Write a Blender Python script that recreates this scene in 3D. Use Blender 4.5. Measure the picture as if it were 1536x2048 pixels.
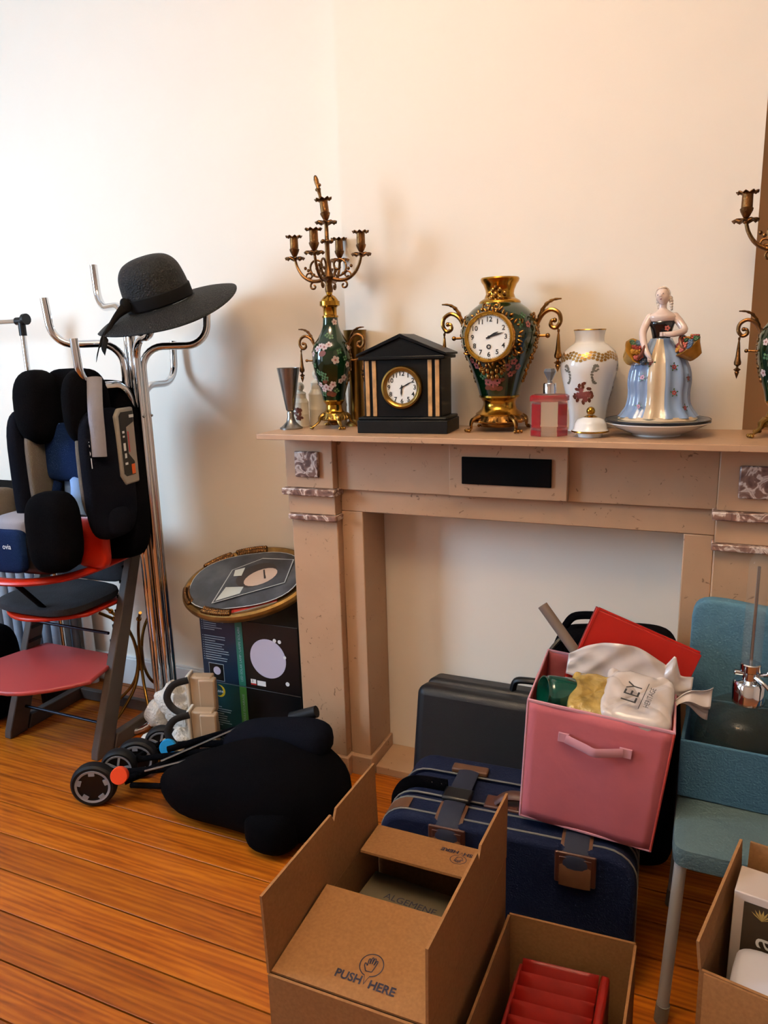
import bpy, math, random
from mathutils import Matrix, Vector, Euler
random.seed(7)
PI = math.pi
for o in list(bpy.data.objects):
    bpy.data.objects.remove(o)
SC = bpy.context.scene
COL = SC.collection

# ------------------------------------------------------------------ camera
CAM_H = 1.45
PITCH, YAW, ROLL = math.radians(12.619), math.radians(23.839), math.radians(-1.684)
_r = Vector((math.cos(YAW), math.sin(YAW), 0)); _f = Vector((-math.sin(YAW), math.cos(YAW), 0)); _u = Vector((0, 0, 1))
FWD = _f*math.cos(PITCH) - _u*math.sin(PITCH)
_u2 = _u*math.cos(PITCH) + _f*math.sin(PITCH)
RGT = _r*math.cos(ROLL) + _u2*math.sin(ROLL)
UPV = _u2*math.cos(ROLL) - _r*math.sin(ROLL)
cam_data = bpy.data.cameras.new('camera')
cam_data.sensor_fit = 'VERTICAL'; cam_data.sensor_height = 24.0; cam_data.sensor_width = 18.0
cam_data.lens = 1473.3/2048*24.0
cam_data.clip_start = 0.02
cam = bpy.data.objects.new('camera', cam_data); COL.objects.link(cam)
cam.matrix_world = Matrix(((RGT.x, UPV.x, -FWD.x, 0), (RGT.y, UPV.y, -FWD.y, 0), (RGT.z, UPV.z, -FWD.z, CAM_H), (0, 0, 0, 1)))
SC.camera = cam

# ------------------------------------------------------------------ view, world, lights
SC.view_settings.view_transform = 'Standard'
SC.view_settings.look = 'None'
SC.view_settings.gamma = 1.0
SC.view_settings.use_curve_mapping = False
SC.view_settings.exposure = 0.12
world = bpy.data.worlds.new('sky'); SC.world = world; world.use_nodes = True
_bg = world.node_tree.nodes['Background']; _bg.inputs[0].default_value = (0.62, 0.78, 1.0, 1); _bg.inputs[1].default_value = 1.0

def light(name, kind, loc, energy, color, **kw):
    d = bpy.data.lights.new(name, kind); d.energy = energy; d.color = color
    o = bpy.data.objects.new(name, d); COL.objects.link(o); o.location = loc
    for k, v in kw.items():
        if k == 'aim':
            o.rotation_euler = (Vector(v)-Vector(loc)).to_track_quat('-Z', 'Y').to_euler()
        else: setattr(d, k, v)
    return o
# daylight entering through the two windows of the left wall
light('daylight_near', 'AREA', (-3.52, 0.30, 1.90), 84, (0.50, 0.73, 1.0), aim=(-1.2, 1.6, 0.8), shape='RECTANGLE', size=0.7, size_y=1.2)
light('daylight_far', 'AREA', (-3.52, -1.65, 1.75), 14, (0.88, 0.93, 1.0), aim=(0, -1.0, 1.2), shape='RECTANGLE', size=1.2, size_y=1.7)
# bulb of the ceiling lamp in the middle of the room
light('ceiling_bulb', 'POINT', (-0.62, 0.45, 2.80), 14, (1.0, 0.68, 0.37), shadow_soft_size=0.17)
# the lamp bowl throws most of its light up to the ceiling
light('ceiling_uplight', 'AREA', (-0.62, 0.45, 2.99), 290, (1.0, 0.77, 0.52), aim=(-0.62, 0.45, 4), shape='DISK', size=0.34)

# ------------------------------------------------------------------ materials
def lin(h):
    h = h.lstrip('#')
    c = [int(h[i:i+2], 16)/255 for i in (0, 2, 4)]
    return tuple(((v/12.92) if v <= 0.04045 else ((v+0.055)/1.055)**2.4) for v in c) + (1,)
def scl(c, k): return tuple(min(1, v*k) for v in c[:3]) + (1,)
MATS = {}
def newmat(name):
    m = bpy.data.materials.new(name); m.use_nodes = True
    nt = m.node_tree; b = nt.nodes['Principled BSDF']
    MATS[name] = m
    return m, nt, b
def node(nt, t, **kw):
    n = nt.nodes.new(t)
    for k, v in kw.items():
        if k in n.inputs: n.inputs[k].default_value = v
        else: setattr(n, k, v)
    return n
def objco(nt, scale=(1, 1, 1), rnd=False):
    tc = node(nt, 'ShaderNodeTexCoord'); mp = node(nt, 'ShaderNodeMapping'); mp.inputs['Scale'].default_value = scale
    if rnd:
        oi = node(nt, 'ShaderNodeObjectInfo'); ml = node(nt, 'ShaderNodeMath', operation='MULTIPLY'); ml.inputs[1].default_value = 37.0
        ad = node(nt, 'ShaderNodeVectorMath', operation='ADD')
        nt.links.new(oi.outputs['Random'], ml.inputs[0]); nt.links.new(tc.outputs['Object'], ad.inputs[0]); nt.links.new(ml.outputs[0], ad.inputs[1])
        nt.links.new(ad.outputs[0], mp.inputs['Vector'])
    else:
        nt.links.new(tc.outputs['Object'], mp.inputs['Vector'])
    return mp.outputs['Vector']
def ramp(nt, fac, stops):
    r = node(nt, 'ShaderNodeValToRGB'); e = r.color_ramp.elements
    e[0].position, e[0].color = stops[0]; e[1].position, e[1].color = stops[-1]
    for p, c in stops[1:-1]:
        q = e.new(p); q.color = c
    nt.links.new(fac, r.inputs[0]); return r.outputs[0]
def bumpto(nt, b, h, strength, dist=0.01):
    bp = node(nt, 'ShaderNodeBump'); bp.inputs['Strength'].default_value = strength; bp.inputs['Distance'].default_value = dist
    nt.links.new(h, bp.inputs['Height']); nt.links.new(bp.outputs[0], b.inputs['Normal'])
def mat(name, col, rough=0.5, metal=0.0, var=0.0, scale=8.0, bump=0.0, bscale=150.0, spec=0.5, coat=0.0, sheen=0.0, trans=0.0, ior=1.45, stretch=(1, 1, 1), emit=0.0):
    m, nt, b = newmat(name)
    c = lin(col) if isinstance(col, str) else col
    b.inputs['Base Color'].default_value = c
    b.inputs['Roughness'].default_value = rough; b.inputs['Metallic'].default_value = metal
    b.inputs['Specular IOR Level'].default_value = spec; b.inputs['Coat Weight'].default_value = coat
    b.inputs['Sheen Weight'].default_value = sheen; b.inputs['Transmission Weight'].default_value = trans; b.inputs['IOR'].default_value = ior
    co = objco(nt, stretch)
    if var > 0:
        n = node(nt, 'ShaderNodeTexNoise'); n.inputs['Scale'].default_value = scale; n.inputs['Detail'].default_value = 5
        nt.links.new(co, n.inputs['Vector'])
        nt.links.new(ramp(nt, n.outputs['Fac'], [(0.3, scl(c, 1-var)), (0.7, scl(c, 1+var))]), b.inputs['Base Color'])
    if bump > 0:
        n2 = node(nt, 'ShaderNodeTexNoise'); n2.inputs['Scale'].default_value = bscale; n2.inputs['Detail'].default_value = 3
        nt.links.new(co, n2.inputs['Vector']); bumpto(nt, b, n2.outputs['Fac'], bump)
    if emit:
        b.inputs['Emission Color'].default_value = c; b.inputs['Emission Strength'].default_value = emit
    return m

mat('ochre_plaster', '#cfa677', 0.9, var=0.03, scale=3)
mat('plaster', '#f1e5d5', 0.9, var=0.015, scale=3, bump=0.12, bscale=14, spec=0.2)
mat('ceiling_white', '#f1eee8', 0.9)
mat('gloss_white', '#e6e4e0', 0.4)
mat('floor_dark', '#1c0d06', 0.9)
def wood_floor():
    m, nt, b = newmat('pine')
    co = objco(nt, (0.8, 9.0, 9.0), rnd=True)
    n = node(nt, 'ShaderNodeTexNoise'); n.inputs['Scale'].default_value = 4.0; n.inputs['Detail'].default_value = 8; n.inputs['Roughness'].default_value = 0.62; n.inputs['Distortion'].default_value = 0.7
    nt.links.new(co, n.inputs['Vector'])
    w = node(nt, 'ShaderNodeTexWave', wave_type='BANDS', bands_direction='Y'); w.inputs['Scale'].default_value = 2.2; w.inputs['Distortion'].default_value = 9.0; w.inputs['Detail'].default_value = 3; w.inputs['Detail Scale'].default_value = 1.2
    nt.links.new(co, w.inputs['Vector'])
    mx = node(nt, 'ShaderNodeMath', operation='MULTIPLY_ADD'); mx.inputs[1].default_value = 0.22; nt.links.new(w.outputs['Fac'], mx.inputs[0]); nt.links.new(n.outputs['Fac'], mx.inputs[2])
    base = ramp(nt, mx.outputs[0], [(0.34, lin('#743406')), (0.55, lin('#944a0a')), (0.85, lin('#b26412'))])
    oi = node(nt, 'ShaderNodeObjectInfo'); mr = node(nt, 'ShaderNodeMapRange'); mr.inputs[3].default_value = 0.78; mr.inputs[4].default_value = 1.1
    nt.links.new(oi.outputs['Random'], mr.inputs[0])
    vm = node(nt, 'ShaderNodeVectorMath', operation='SCALE'); nt.links.new(base, vm.inputs[0]); nt.links.new(mr.outputs[0], vm.inputs['Scale'])
    # knots
    vc = objco(nt, (2.2, 5.0, 1.0), rnd=True)
    v = node(nt, 'ShaderNodeTexVoronoi'); v.inputs['Scale'].default_value = 1.0; nt.links.new(vc, v.inputs['Vector'])
    kf = ramp(nt, v.outputs['Distance'], [(0.035, (1, 1, 1, 1)), (0.075, (0, 0, 0, 1))])
    mm = node(nt, 'ShaderNodeMixRGB'); nt.links.new(kf, mm.inputs[0]); nt.links.new(vm.outputs[0], mm.inputs[1]); mm.inputs[2].default_value = lin('#3a1606')
    nt.links.new(mm.outputs[0], b.inputs['Base Color'])
    b.inputs['Roughness'].default_value = 0.38; b.inputs['Specular IOR Level'].default_value = 0.35
    bumpto(nt, b, n.outputs['Fac'], 0.08)
wood_floor()
def marble(name, a, bcol, dark, sc=3.0, pits=True):
    m, nt, b = newmat(name)
    co = objco(nt)
    n = node(nt, 'ShaderNodeTexNoise'); n.inputs['Scale'].default_value = sc; n.inputs['Detail'].default_value = 8; n.inputs['Distortion'].default_value = 0.6
    nt.links.new(co, n.inputs['Vector'])
    base = ramp(nt, n.outputs['Fac'], [(0.3, lin(a)), (0.7, lin(bcol))])
    v = node(nt, 'ShaderNodeTexNoise'); v.inputs['Scale'].default_value = 34; v.inputs['Detail'].default_value = 4; v.inputs['Distortion'].default_value = 1.8
    nt.links.new(co, v.inputs['Vector'])
    f = ramp(nt, v.outputs['Fac'], [(0.28, (1, 1, 1, 1)), (0.34, (0, 0, 0, 1))])
    mm = node(nt, 'ShaderNodeMixRGB'); nt.links.new(f, mm.inputs[0]); nt.links.new(base, mm.inputs[1]); mm.inputs[2].default_value = lin(dark)
    nt.links.new(mm.outputs[0], b.inputs['Base Color']); b.inputs['Roughness'].default_value = 0.42
    return m
marble('beige_marble', '#a98566', '#b99576', '#7b5a40', 3.0)
def breccia(name='breccia'):
    m, nt, b = newmat(name); co = objco(nt)
    n = node(nt, 'ShaderNodeTexNoise'); n.inputs['Scale'].default_value = 22; n.inputs['Detail'].default_value = 5; n.inputs['Distortion'].default_value = 1.8
    nt.links.new(co, n.inputs['Vector'])
    nt.links.new(ramp(nt, n.outputs['Fac'], [(0.36, lin('#5c4038')), (0.5, lin('#8a685a')), (0.56, lin('#d8c6b8')), (0.66, lin('#77574a'))]), b.inputs['Base Color'])
    b.inputs['Roughness'].default_value = 0.35
breccia()
mat('black_plaque', '#020202', 0.75, spec=0.1)
mat('chrome', '#d9dadc', 0.07, 1.0)
mat('steel', '#a6a8aa', 0.22, 1.0)
mat('pewter', '#8f8a84', 0.3, 1.0, var=0.1, scale=20)
mat('brass', '#8a6a34', 0.30, 1.0, var=0.2, scale=14)
mat('bright_gold', '#b08330', 0.2, 1.0, var=0.12, scale=20)
mat('old_brass', '#6b4a2a', 0.36, 1.0, var=0.35, scale=30, bump=0.2, bscale=220)
mat('gilt_bronze', '#8c6432', 0.27, 1.0, var=0.35, scale=40)
mat('gilt_wood', '#8d6a36', 0.42, 0.75, var=0.35, scale=24)
mat('black_rubber', '#050609', 0.6, spec=0.3)
mat('black_plastic', '#040507', 0.4, spec=0.35)
mat('pad_dark', '#2b3440', 0.6)
mat('black_fabric', '#020204', 0.95, bump=0.3, bscale=260, spec=0.06)
mat('navy_fabric', '#04060f', 0.9, bump=0.3, bscale=300, spec=0.08)
mat('slate', '#030405', 0.42, var=0.25, scale=10, spec=0.18)
mat('slate_rough', '#030405', 0.5, bump=0.12, bscale=40, spec=0.2)
mat('siena_marble', '#b08656', 0.35, var=0.3, scale=40)
mat('porcelain', '#e4e2de', 0.12, coat=0.4)
mat('cream_ceramic', '#d9cfba', 0.25, var=0.04)
mat('dial_white', '#e6e4dc', 0.45)
mat('dial_black', '#0a0a0a', 0.5)
mat('green_enamel', '#08200d', 0.10, var=0.5, scale=7, coat=0.4)
mat('white_paint', '#b7a3a0', 0.5)
mat('pink_paint', '#8a4a48', 0.5)
mat('rust_paint', '#5b2a1a', 0.4)
mat('leaf_paint', '#3d5b3a', 0.5)
mat('gold_paint', '#a37d3d', 0.3, 0.6)
mat('grey_paint', '#6d6a62', 0.4)
mat('dark_blue_paint', '#1d2542', 0.4)
# ------------------------------------------------------------------ geometry helpers
def RZ(a): return Matrix.Rotation(a, 4, 'Z')
def RX(a): return Matrix.Rotation(a, 4, 'X')
def RY(a): return Matrix.Rotation(a, 4, 'Y')
def TR(x, y, z): return Matrix.Translation((x, y, z))
I4 = Matrix.Identity(4)
class MB:
    def __init__(s): s.v = []; s.f = []
    def add(s, verts, faces, M=None):
        k = len(s.v)
        s.v += [tuple(M @ Vector(p)) for p in verts] if M else [tuple(p) for p in verts]
        s.f += [tuple(i+k for i in f) for f in faces]
        return s
    def box(s, c, d, M=None):
        x, y, z = c; a, b, e = d[0]/2, d[1]/2, d[2]/2
        vs = [(x+i*a, y+j*b, z+k*e) for k in (-1, 1) for j in (-1, 1) for i in (-1, 1)]
        return s.add(vs, [(0, 2, 3, 1), (4, 5, 7, 6), (0, 1, 5, 4), (1, 3, 7, 5), (3, 2, 6, 7), (2, 0, 4, 6)], M)
    def bb(s, x0, x1, y0, y1, z0, z1, M=None):
        return s.box(((x0+x1)/2, (y0+y1)/2, (z0+z1)/2), (x1-x0, y1-y0, z1-z0), M)
    def prism(s, poly, z0, z1, M=None):
        n = len(poly)
        vs = [(p[0], p[1], z0) for p in poly] + [(p[0], p[1], z1) for p in poly]
        fs = [tuple(range(n-1, -1, -1)), tuple(range(n, 2*n))] + [(i, (i+1) % n, n+(i+1) % n, n+i) for i in range(n)]
        return s.add(vs, fs, M)
    def lathe(s, prof, n=28, M=None, cap=True, mod=None, flat=(1, 1)):
        vs = []; fs = []; m = len(prof)
        for i in range(n):
            t = 2*PI*i/n
            for (r, z) in prof:
                q = r*(mod(t, z, r) if mod else 1)
                vs.append((q*math.cos(t)*flat[0], q*math.sin(t)*flat[1], z))
        for i in range(n):
            j = (i+1) % n
            for k in range(m-1):
                fs.append((i*m+k, j*m+k, j*m+k+1, i*m+k+1))
        if cap:
            if prof[0][0] > 1e-6: fs.append(tuple(i*m for i in range(n-1, -1, -1)))
            if prof[-1][0] > 1e-6: fs.append(tuple(i*m+m-1 for i in range(n)))
        return s.add(vs, fs, M)
    def tube(s, pts, r, n=10, M=None, closed=False, cap=True, sq=None):
        pts = [Vector(p) for p in pts]; m = len(pts)
        rs = r if isinstance(r, (list, tuple)) else [r]*m
        vs = []; fs = []; up = None
        for i in range(m):
            a = pts[(i-1) % m] if (closed or i > 0) else pts[0]; b = pts[(i+1) % m] if (closed or i < m-1) else pts[-1]
            t = (b-a)
            t = t.normalized() if t.length > 1e-9 else Vector((0, 0, 1))
            if up is None:
                up = Vector((0, 0, 1)) if abs(t.z) < 0.9 else Vector((1, 0, 0))
            sd = t.cross(up)
            if sd.length < 1e-6: sd = t.orthogonal()
            sd.normalize(); up = sd.cross(t).normalized()
            for k in range(n):
                q = 2*PI*k/n
                w, h_ = (sq if sq else (1, 1))
                vs.append(tuple(pts[i] + sd*(math.cos(q)*rs[i]*w) + up*(math.sin(q)*rs[i]*h_)))
        L = m if closed else m-1
        for i in range(L):
            j = (i+1) % m
            for k in range(n):
                l = (k+1) % n
                fs.append((i*n+k, i*n+l, j*n+l, j*n+k))
        if not closed and cap:
            fs.append(tuple(range(n-1, -1, -1))); fs.append(tuple((m-1)*n+k for k in range(n)))
        return s.add(vs, fs, M)
    def sup(s, c, d, e1=0.5, e2=0.5, M=None, nu=24, nv=14, fn=None):
        """superellipsoid cushion"""
        def pw(x, e): return math.copysign(abs(x)**e, x)
        vs = []; fs = []
        for j in range(nv+1):
            ph = -PI/2 + PI*j/nv
            for i in range(nu):
                th = 2*PI*i/nu
                p = [d[0]/2*pw(math.cos(ph), e1)*pw(math.cos(th), e2), d[1]/2*pw(math.cos(ph), e1)*pw(math.sin(th), e2), d[2]/2*pw(math.sin(ph), e1)]
                if fn: p = fn(*p)
                vs.append((c[0]+p[0], c[1]+p[1], c[2]+p[2]))
        for j in range(nv):
            for i in range(nu):
                k = (i+1) % nu
                fs.append((j*nu+i, j*nu+k, (j+1)*nu+k, (j+1)*nu+i))
        return s.add(vs, fs, M)
    def ball(s, c, r, M=None, n=12): return s.sup(c, (2*r, 2*r, 2*r), 1, 1, M, n, max(6, n//2+2))
    def grid(s, fn, nu, nv, M=None, cu=False):
        vs = [fn(i/(nu if cu else nu-1), j/(nv-1)) for j in range(nv) for i in range(nu)]
        fs = []
        for j in range(nv-1):
            for i in range(nu if cu else nu-1):
                k = (i+1) % nu
                fs.append((j*nu+i, j*nu+k, (j+1)*nu+k, (j+1)*nu+i))
        return s.add(vs, fs, M)
    def text(s, body, size, M, align='CENTER', bold=0.0):
        cu = bpy.data.curves.new('t', 'FONT'); cu.body = body; cu.size = size; cu.align_x = align; cu.align_y = 'CENTER'; cu.offset = bold; cu.resolution_u = 3
        ob = bpy.data.objects.new('t', cu)
        me = bpy.data.meshes.new_from_object(ob)
        s.add([tuple(v.co) for v in me.vertices], [tuple(p.vertices) for p in me.polygons], M)
        bpy.data.objects.remove(ob); bpy.data.curves.remove(cu); bpy.data.meshes.remove(me)
        return s
    def build(s, name, m, parent=None, bevel=0.0, seg=2, smooth=True, angle=38, world=False, solid=0.0, sub=0, label=None, kind=None):
        vs = s.v
        if world and parent is not None:
            Mi = parent_matrix(parent).inverted(); vs = [tuple(Mi @ Vector(p)) for p in vs]
        me = bpy.data.meshes.new(name); me.from_pydata(vs, [], s.f); me.update()
        me.materials.append(MATS[m])
        if smooth:
            me.shade_smooth(); me.set_sharp_from_angle(angle=math.radians(angle))
        o = bpy.data.objects.new(name, me); COL.objects.link(o)
        if parent is not None: o.parent = parent
        if solid:
            q = o.modifiers.new('solid', 'SOLIDIFY'); q.thickness = solid; q.offset = 0
        if bevel:
            q = o.modifiers.new('bevel', 'BEVEL'); q.width = bevel; q.segments = seg; q.limit_method = 'ANGLE'; q.angle_limit = math.radians(40)
        if sub:
            q = o.modifiers.new('sub', 'SUBSURF'); q.levels = sub; q.render_levels = sub
        if label: o['label'] = label
        if kind is None and (name.startswith('painted_') or name in ('gilt_wreath', 'gilt_band', 'small_print', 'numerals', 'label_print', 'badge', 'label_leaf', 'basket_flower', 'print_collar', 'strap_print')): kind = 'stuff'
        if kind: o['kind'] = kind
        return o
def parent_matrix(o):
    M = TR(*o.location) @ o.rotation_euler.to_matrix().to_4x4()
    return (parent_matrix(o.parent) @ M) if o.parent else M
def thing(name, label, cat, loc=(0, 0, 0), rz=0.0, group=None, rot=None):
    o = bpy.data.objects.new(name, None); COL.objects.link(o); o.empty_display_size = 0.05
    o.location = loc; o.rotation_euler = rot if rot else (0, 0, rz)
    return tag(o, label, cat, group)
def tag(o, label, cat, group=None):
    o['label'] = label; o['category'] = cat
    if group: o['group'] = group
    return o
def struct(o): o['kind'] = 'structure'; return o
def arc(c, r, a0, a1, n=8, plane='xz'):
    out = []
    for i in range(n+1):
        a = math.radians(a0 + (a1-a0)*i/n)
        u, w = r*math.cos(a), r*math.sin(a)
        out.append({'xz': (c[0]+u, c[1], c[2]+w), 'xy': (c[0]+u, c[1]+w, c[2]), 'yz': (c[0], c[1]+u, c[2]+w)}[plane])
    return out
def spline(pts, n=8, closed=False):
    P = [Vector(p) for p in pts]; m = len(P); out = []
    for i in range(m if closed else m-1):
        if closed: a, b, c, d = P[(i-1) % m], P[i], P[(i+1) % m], P[(i+2) % m]
        else: a, b, c, d = P[max(i-1, 0)], P[i], P[i+1], P[min(i+2, m-1)]
        for k in range(n):
            t = k/n
            out.append(0.5*((2*b) + (c-a)*t + (2*a-5*b+4*c-d)*t*t + (3*b-a-3*c+d)*t**3))
    if not closed: out.append(P[-1])
    return out
def spiral(c, r0, r1, a0, a1, n=20, M=None):
    out = []
    for i in range(n+1):
        t = i/n; a = math.radians(a0+(a1-a0)*t); r = r0+(r1-r0)*t
        p = Vector((c[0]+r*math.cos(a), c[1], c[2]+r*math.sin(a))); out.append(M @ p if M else p)
    return out
def at(x, y, X=None, Y=None, Z=None):
    d = FWD + RGT*((x-768)/1473.3) - UPV*((y-1024)/1473.3)
    t = X/d.x if X is not None else (Y/d.y if Y is not None else (Z-CAM_H)/d.z)
    return Vector((d.x*t, d.y*t, CAM_H+d.z*t))
# ------------------------------------------------------------------ room shell
ZC = 3.15
XL, XR, YF = -3.6, 2.6, -3.2
fl = struct(MB().bb(XL, XR, YF, 2.9, -0.06, -0.022).build('floor', 'floor_dark', smooth=False))
def plank_mesh(L, W):
    me_o = MB().box((L/2, 0, -0.011), (L, W-0.0042, 0.022)).build('floor_plank', 'pine', fl, bevel=0.0007, seg=1)
    return me_o
plank_cache = {}
PW = 0.119
k0 = math.floor((YF-1.014)/PW)
for k in range(k0+1, k0+54):
    yc = 1.014 + PW*(k+0.5)
    if yc > 2.9-PW/2 or yc < YF+PW/2: continue
    r = random.random()
    cut = 0.75 + 0.3*(k % 3) + (0 if k % 2 else 0.9)
    if k % 7 == 0: cuts = [XL, -2.62, cut, XR]
    else: cuts = [XL, cut, XR]
    for a, b in zip(cuts[:-1], cuts[1:]):
        L = round(b-a-0.0015, 3)
        if L not in plank_cache:
            o = plank_mesh(L, PW); plank_cache[L] = o
        else:
            s0 = plank_cache[L]; o = s0.copy(); COL.objects.link(o); o.parent = fl
        o.location = (a, yc, 0)
WT = 0.12
struct(MB().bb(XL, -1.113, 2.36, 2.36+WT, 0, ZC).build('wall_back', 'plaster', smooth=False))
struct(MB().bb(-1.113, 0.09, 2.25, 2.36+WT, 0, ZC).build('wall_chimney', 'plaster', smooth=False))
struct(MB().bb(-0.03, 0.09, 2.36+WT, 2.9+WT, 0, ZC).build('wall_alcove_side', 'plaster', smooth=False))
struct(MB().bb(0.09, XR+WT, 2.9, 2.9+WT, 0, ZC).build('wall_alcove', 'ochre_plaster', smooth=False))
struct(MB().bb(XR, XR+WT, YF-WT, 2.9, 0, ZC).build('wall_right', 'plaster', smooth=False))
struct(MB().bb(XL-WT, XR, YF-WT, YF, 0, ZC).build('wall_front', 'plaster', smooth=False))
struct(MB().bb(XL-WT, XR+WT, YF-WT, 2.9+WT, ZC, ZC+0.1).build('ceiling', 'ceiling_white', smooth=False))
wl = MB(); WINS = ((-0.35, 0.95), (-2.3, -1.0)); WZ0, WZ1 = 0.85, 2.65
wl.bb(XL-WT, XL, YF, 2.36+WT, 0, WZ0).bb(XL-WT, XL, YF, 2.36+WT, WZ1, ZC)
wl.bb(XL-WT, XL, YF, WINS[1][0], WZ0, WZ1).bb(XL-WT, XL, WINS[1][1], WINS[0][0], WZ0, WZ1).bb(XL-WT, XL, WINS[0][1], 2.36+WT, WZ0, WZ1)
struct(wl.build('wall_left', 'plaster', smooth=False))
mg, nt, b = newmat('window_glass')
b.inputs['Roughness'].default_value = 0.0; b.inputs['Alpha'].default_value = 0.12; b.inputs['Base Color'].default_value = (0.9, 0.95, 1, 1)
for i, (y0, y1) in enumerate(WINS):
    f = MB(); t = 0.06
    f.bb(XL-0.09, XL-0.03, y0, y0+t, WZ0, WZ1).bb(XL-0.09, XL-0.03, y1-t, y1, WZ0, WZ1).bb(XL-0.09, XL-0.03, y0+t, y1-t, WZ0, WZ0+t).bb(XL-0.09, XL-0.03, y0+t, y1-t, WZ1-t, WZ1)
    f.bb(XL-0.085, XL-0.035, (y0+y1)/2-0.03, (y0+y1)/2+0.03, WZ0+t, WZ1-t)
    w = struct(f.build('window_%d' % (i+1), 'gloss_white', bevel=0.004))
    ym = (y0+y1)/2
    for (a, c) in ((y0+t, ym-0.03), (ym+0.03, y1-t)):
        MB().bb(XL-0.064, XL-0.058, a, c, WZ0+t, WZ1-t).build('window_pane', 'window_glass', w, smooth=False)
    MB().bb(XL-0.03, XL+0.10, y0-0.04, y1+0.04, WZ0-0.04, WZ0).build('window_sill', 'gloss_white', w, bevel=0.005)
struct(MB().bb(XL, -1.245, 2.343, 2.36, 0, 0.125).bb(XL, -1.245, 2.349, 2.36, 0.125, 0.135).build('baseboard_back', 'gloss_white', bevel=0.002))
struct(MB().bb(XL, XL+0.017, YF, 2.343, 0, 0.125).build('baseboard_left', 'gloss_white', bevel=0.003))
struct(MB().bb(0.107, XR-0.0, 2.883, 2.9, 0, 0.125).build('baseboard_right_alcove', 'gloss_white', bevel=0.003))
# ceiling lamp (above and behind the picture)
mat('lamp_glass', '#fff0d8', 0.4, emit=1.5)
cl = thing('ceiling_lamp', 'round frosted ceiling lamp hanging in the middle of the room', 'lamp', (-0.62, 0.45, ZC))
MB().lathe([(0.0, 0.0), (0.055, -0.002), (0.05, -0.03), (0.012, -0.04), (0.0, -0.04)], 24).build('canopy', 'brass', cl)
MB().tube([(0, 0, -0.03), (0, 0, -0.276)], 0.008).build('rod', 'brass', cl)
MB().lathe([(0.03, -0.285), (0.10, -0.275), (0.17, -0.235), (0.205, -0.185), (0.20, -0.183), (0.165, -0.228), (0.10, -0.266), (0.0, -0.277), (0.0, -0.286)], 36).build('shade', 'lamp_glass', cl)

# ------------------------------------------------------------------ fireplace
fp = thing('fireplace', 'beige marble fireplace surround with veined brown tiles and a wide shelf', 'fireplace', (-0.516, 2.15, 0))
def fbox(name, m, x0, x1, y0, y1, z0, z1, bev=0.003, **kw):
    return MB().bb(x0, x1, y0, y1, z0, z1).build(name, m, fp, bevel=bev, world=True, **kw)
YB = 2.249
fbox('mantel_shelf', 'beige_marble', -1.272, 0.24, 1.92, YB, 1.183, 1.20, 0.002)
fbox('shelf_end_infill', 'beige_marble', -1.272, -1.114, YB+0.0005, 2.359, 1.183, 1.20, 0.001)
fbox('frieze', 'beige_marble', -1.068, 0.038, 2.06, YB, 1.010, 1.1828)
fbox('lintel', 'beige_marble', -1.068, 0.038, 2.076, YB, 0.937, 1.0098)
fbox('centre_panel', 'beige_marble', -0.688, -0.343, 2.038, 2.0598, 1.014, 1.1828)
fbox('plaque', 'black_plaque', -0.647, -0.387, 2.031, 2.0378, 1.053, 1.133, 0.002, label='black rectangular plaque')
for sx in (0, 1):
    def q(x0, x1): return (x0, x1) if sx == 0 else (-1.032-x1, -1.032-x0)
    fbox('pilaster_block', 'beige_marble', *q(-1.240, -1.0685), 2.03, YB, 1.0155, 1.1828)
    ro = fbox('rosette_tile', 'breccia', *q(-1.20, -1.115), 2.018, 2.0298, 1.052, 1.135, 0.004, label='veined brown marble square')
    fbox('moulding', 'breccia', *q(-1.250, -1.0585), 2.012, YB, 0.993, 1.0153, 0.003, label='veined brown marble band')
    fbox('pilaster_neck', 'beige_marble', *q(-1.240, -1.0685), 2.036, YB, 0.9285, 0.9928)
    fbox('moulding', 'breccia', *q(-1.236, -1.062), 2.022, YB, 0.910, 0.9283, 0.003, label='veined brown marble band')
    fbox('pilaster_shaft', 'beige_marble', *q(-1.236, -1.0685), 2.045, YB, 0.0725, 0.9098)
    fbox('plinth', 'beige_marble', *q(-1.246, -1.06), 2.035, YB, 0.0, 0.0723)
    fbox('jamb', 'beige_marble', *q(-1.0683, -0.993), 2.077, YB, 0.0725, 0.9368)
    fbox('jamb_plinth', 'beige_marble', *q(-1.0598, -0.984), 2.06, YB, 0.0, 0.0723)
fbox('hearth_slab', 'beige_marble', -0.983, -0.049, 2.09, YB, 0.0, 0.03)
# ------------------------------------------------------------------ things on the mantel shelf
SZ = 1.2003
def interp(prof, z):
    for (r0, z0), (r1, z1) in zip(prof[:-1], prof[1:]):
        if z0 <= z <= z1: return r0 + (r1-r0)*((z-z0)/(z1-z0) if z1 > z0 else 0)
    return prof[-1][0]
def smoothprof(pts, n=5):
    return [(max(0.0, p.x), p.y) for p in spline([Vector((r, z, 0)) for r, z in pts], n)]
def surf(prof, az, z, off=0.0004):
    """frame on a lathe surface: matrix with local z outward"""
    a = math.radians(az); r = interp(prof, z)+off
    r2 = interp(prof, z+0.004); sl = (r2-interp(prof, z-0.004))/0.008
    n = Vector((math.cos(a), math.sin(a), -sl)).normalized(); tx = Vector((-math.sin(a), math.cos(a), 0)); ty = n.cross(tx)
    p = (r*math.cos(a), r*math.sin(a), z)
    return Matrix(((tx.x, ty.x, n.x, p[0]), (tx.y, ty.y, n.y, p[1]), (tx.z, ty.z, n.z, p[2]), (0, 0, 0, 1)))
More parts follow.
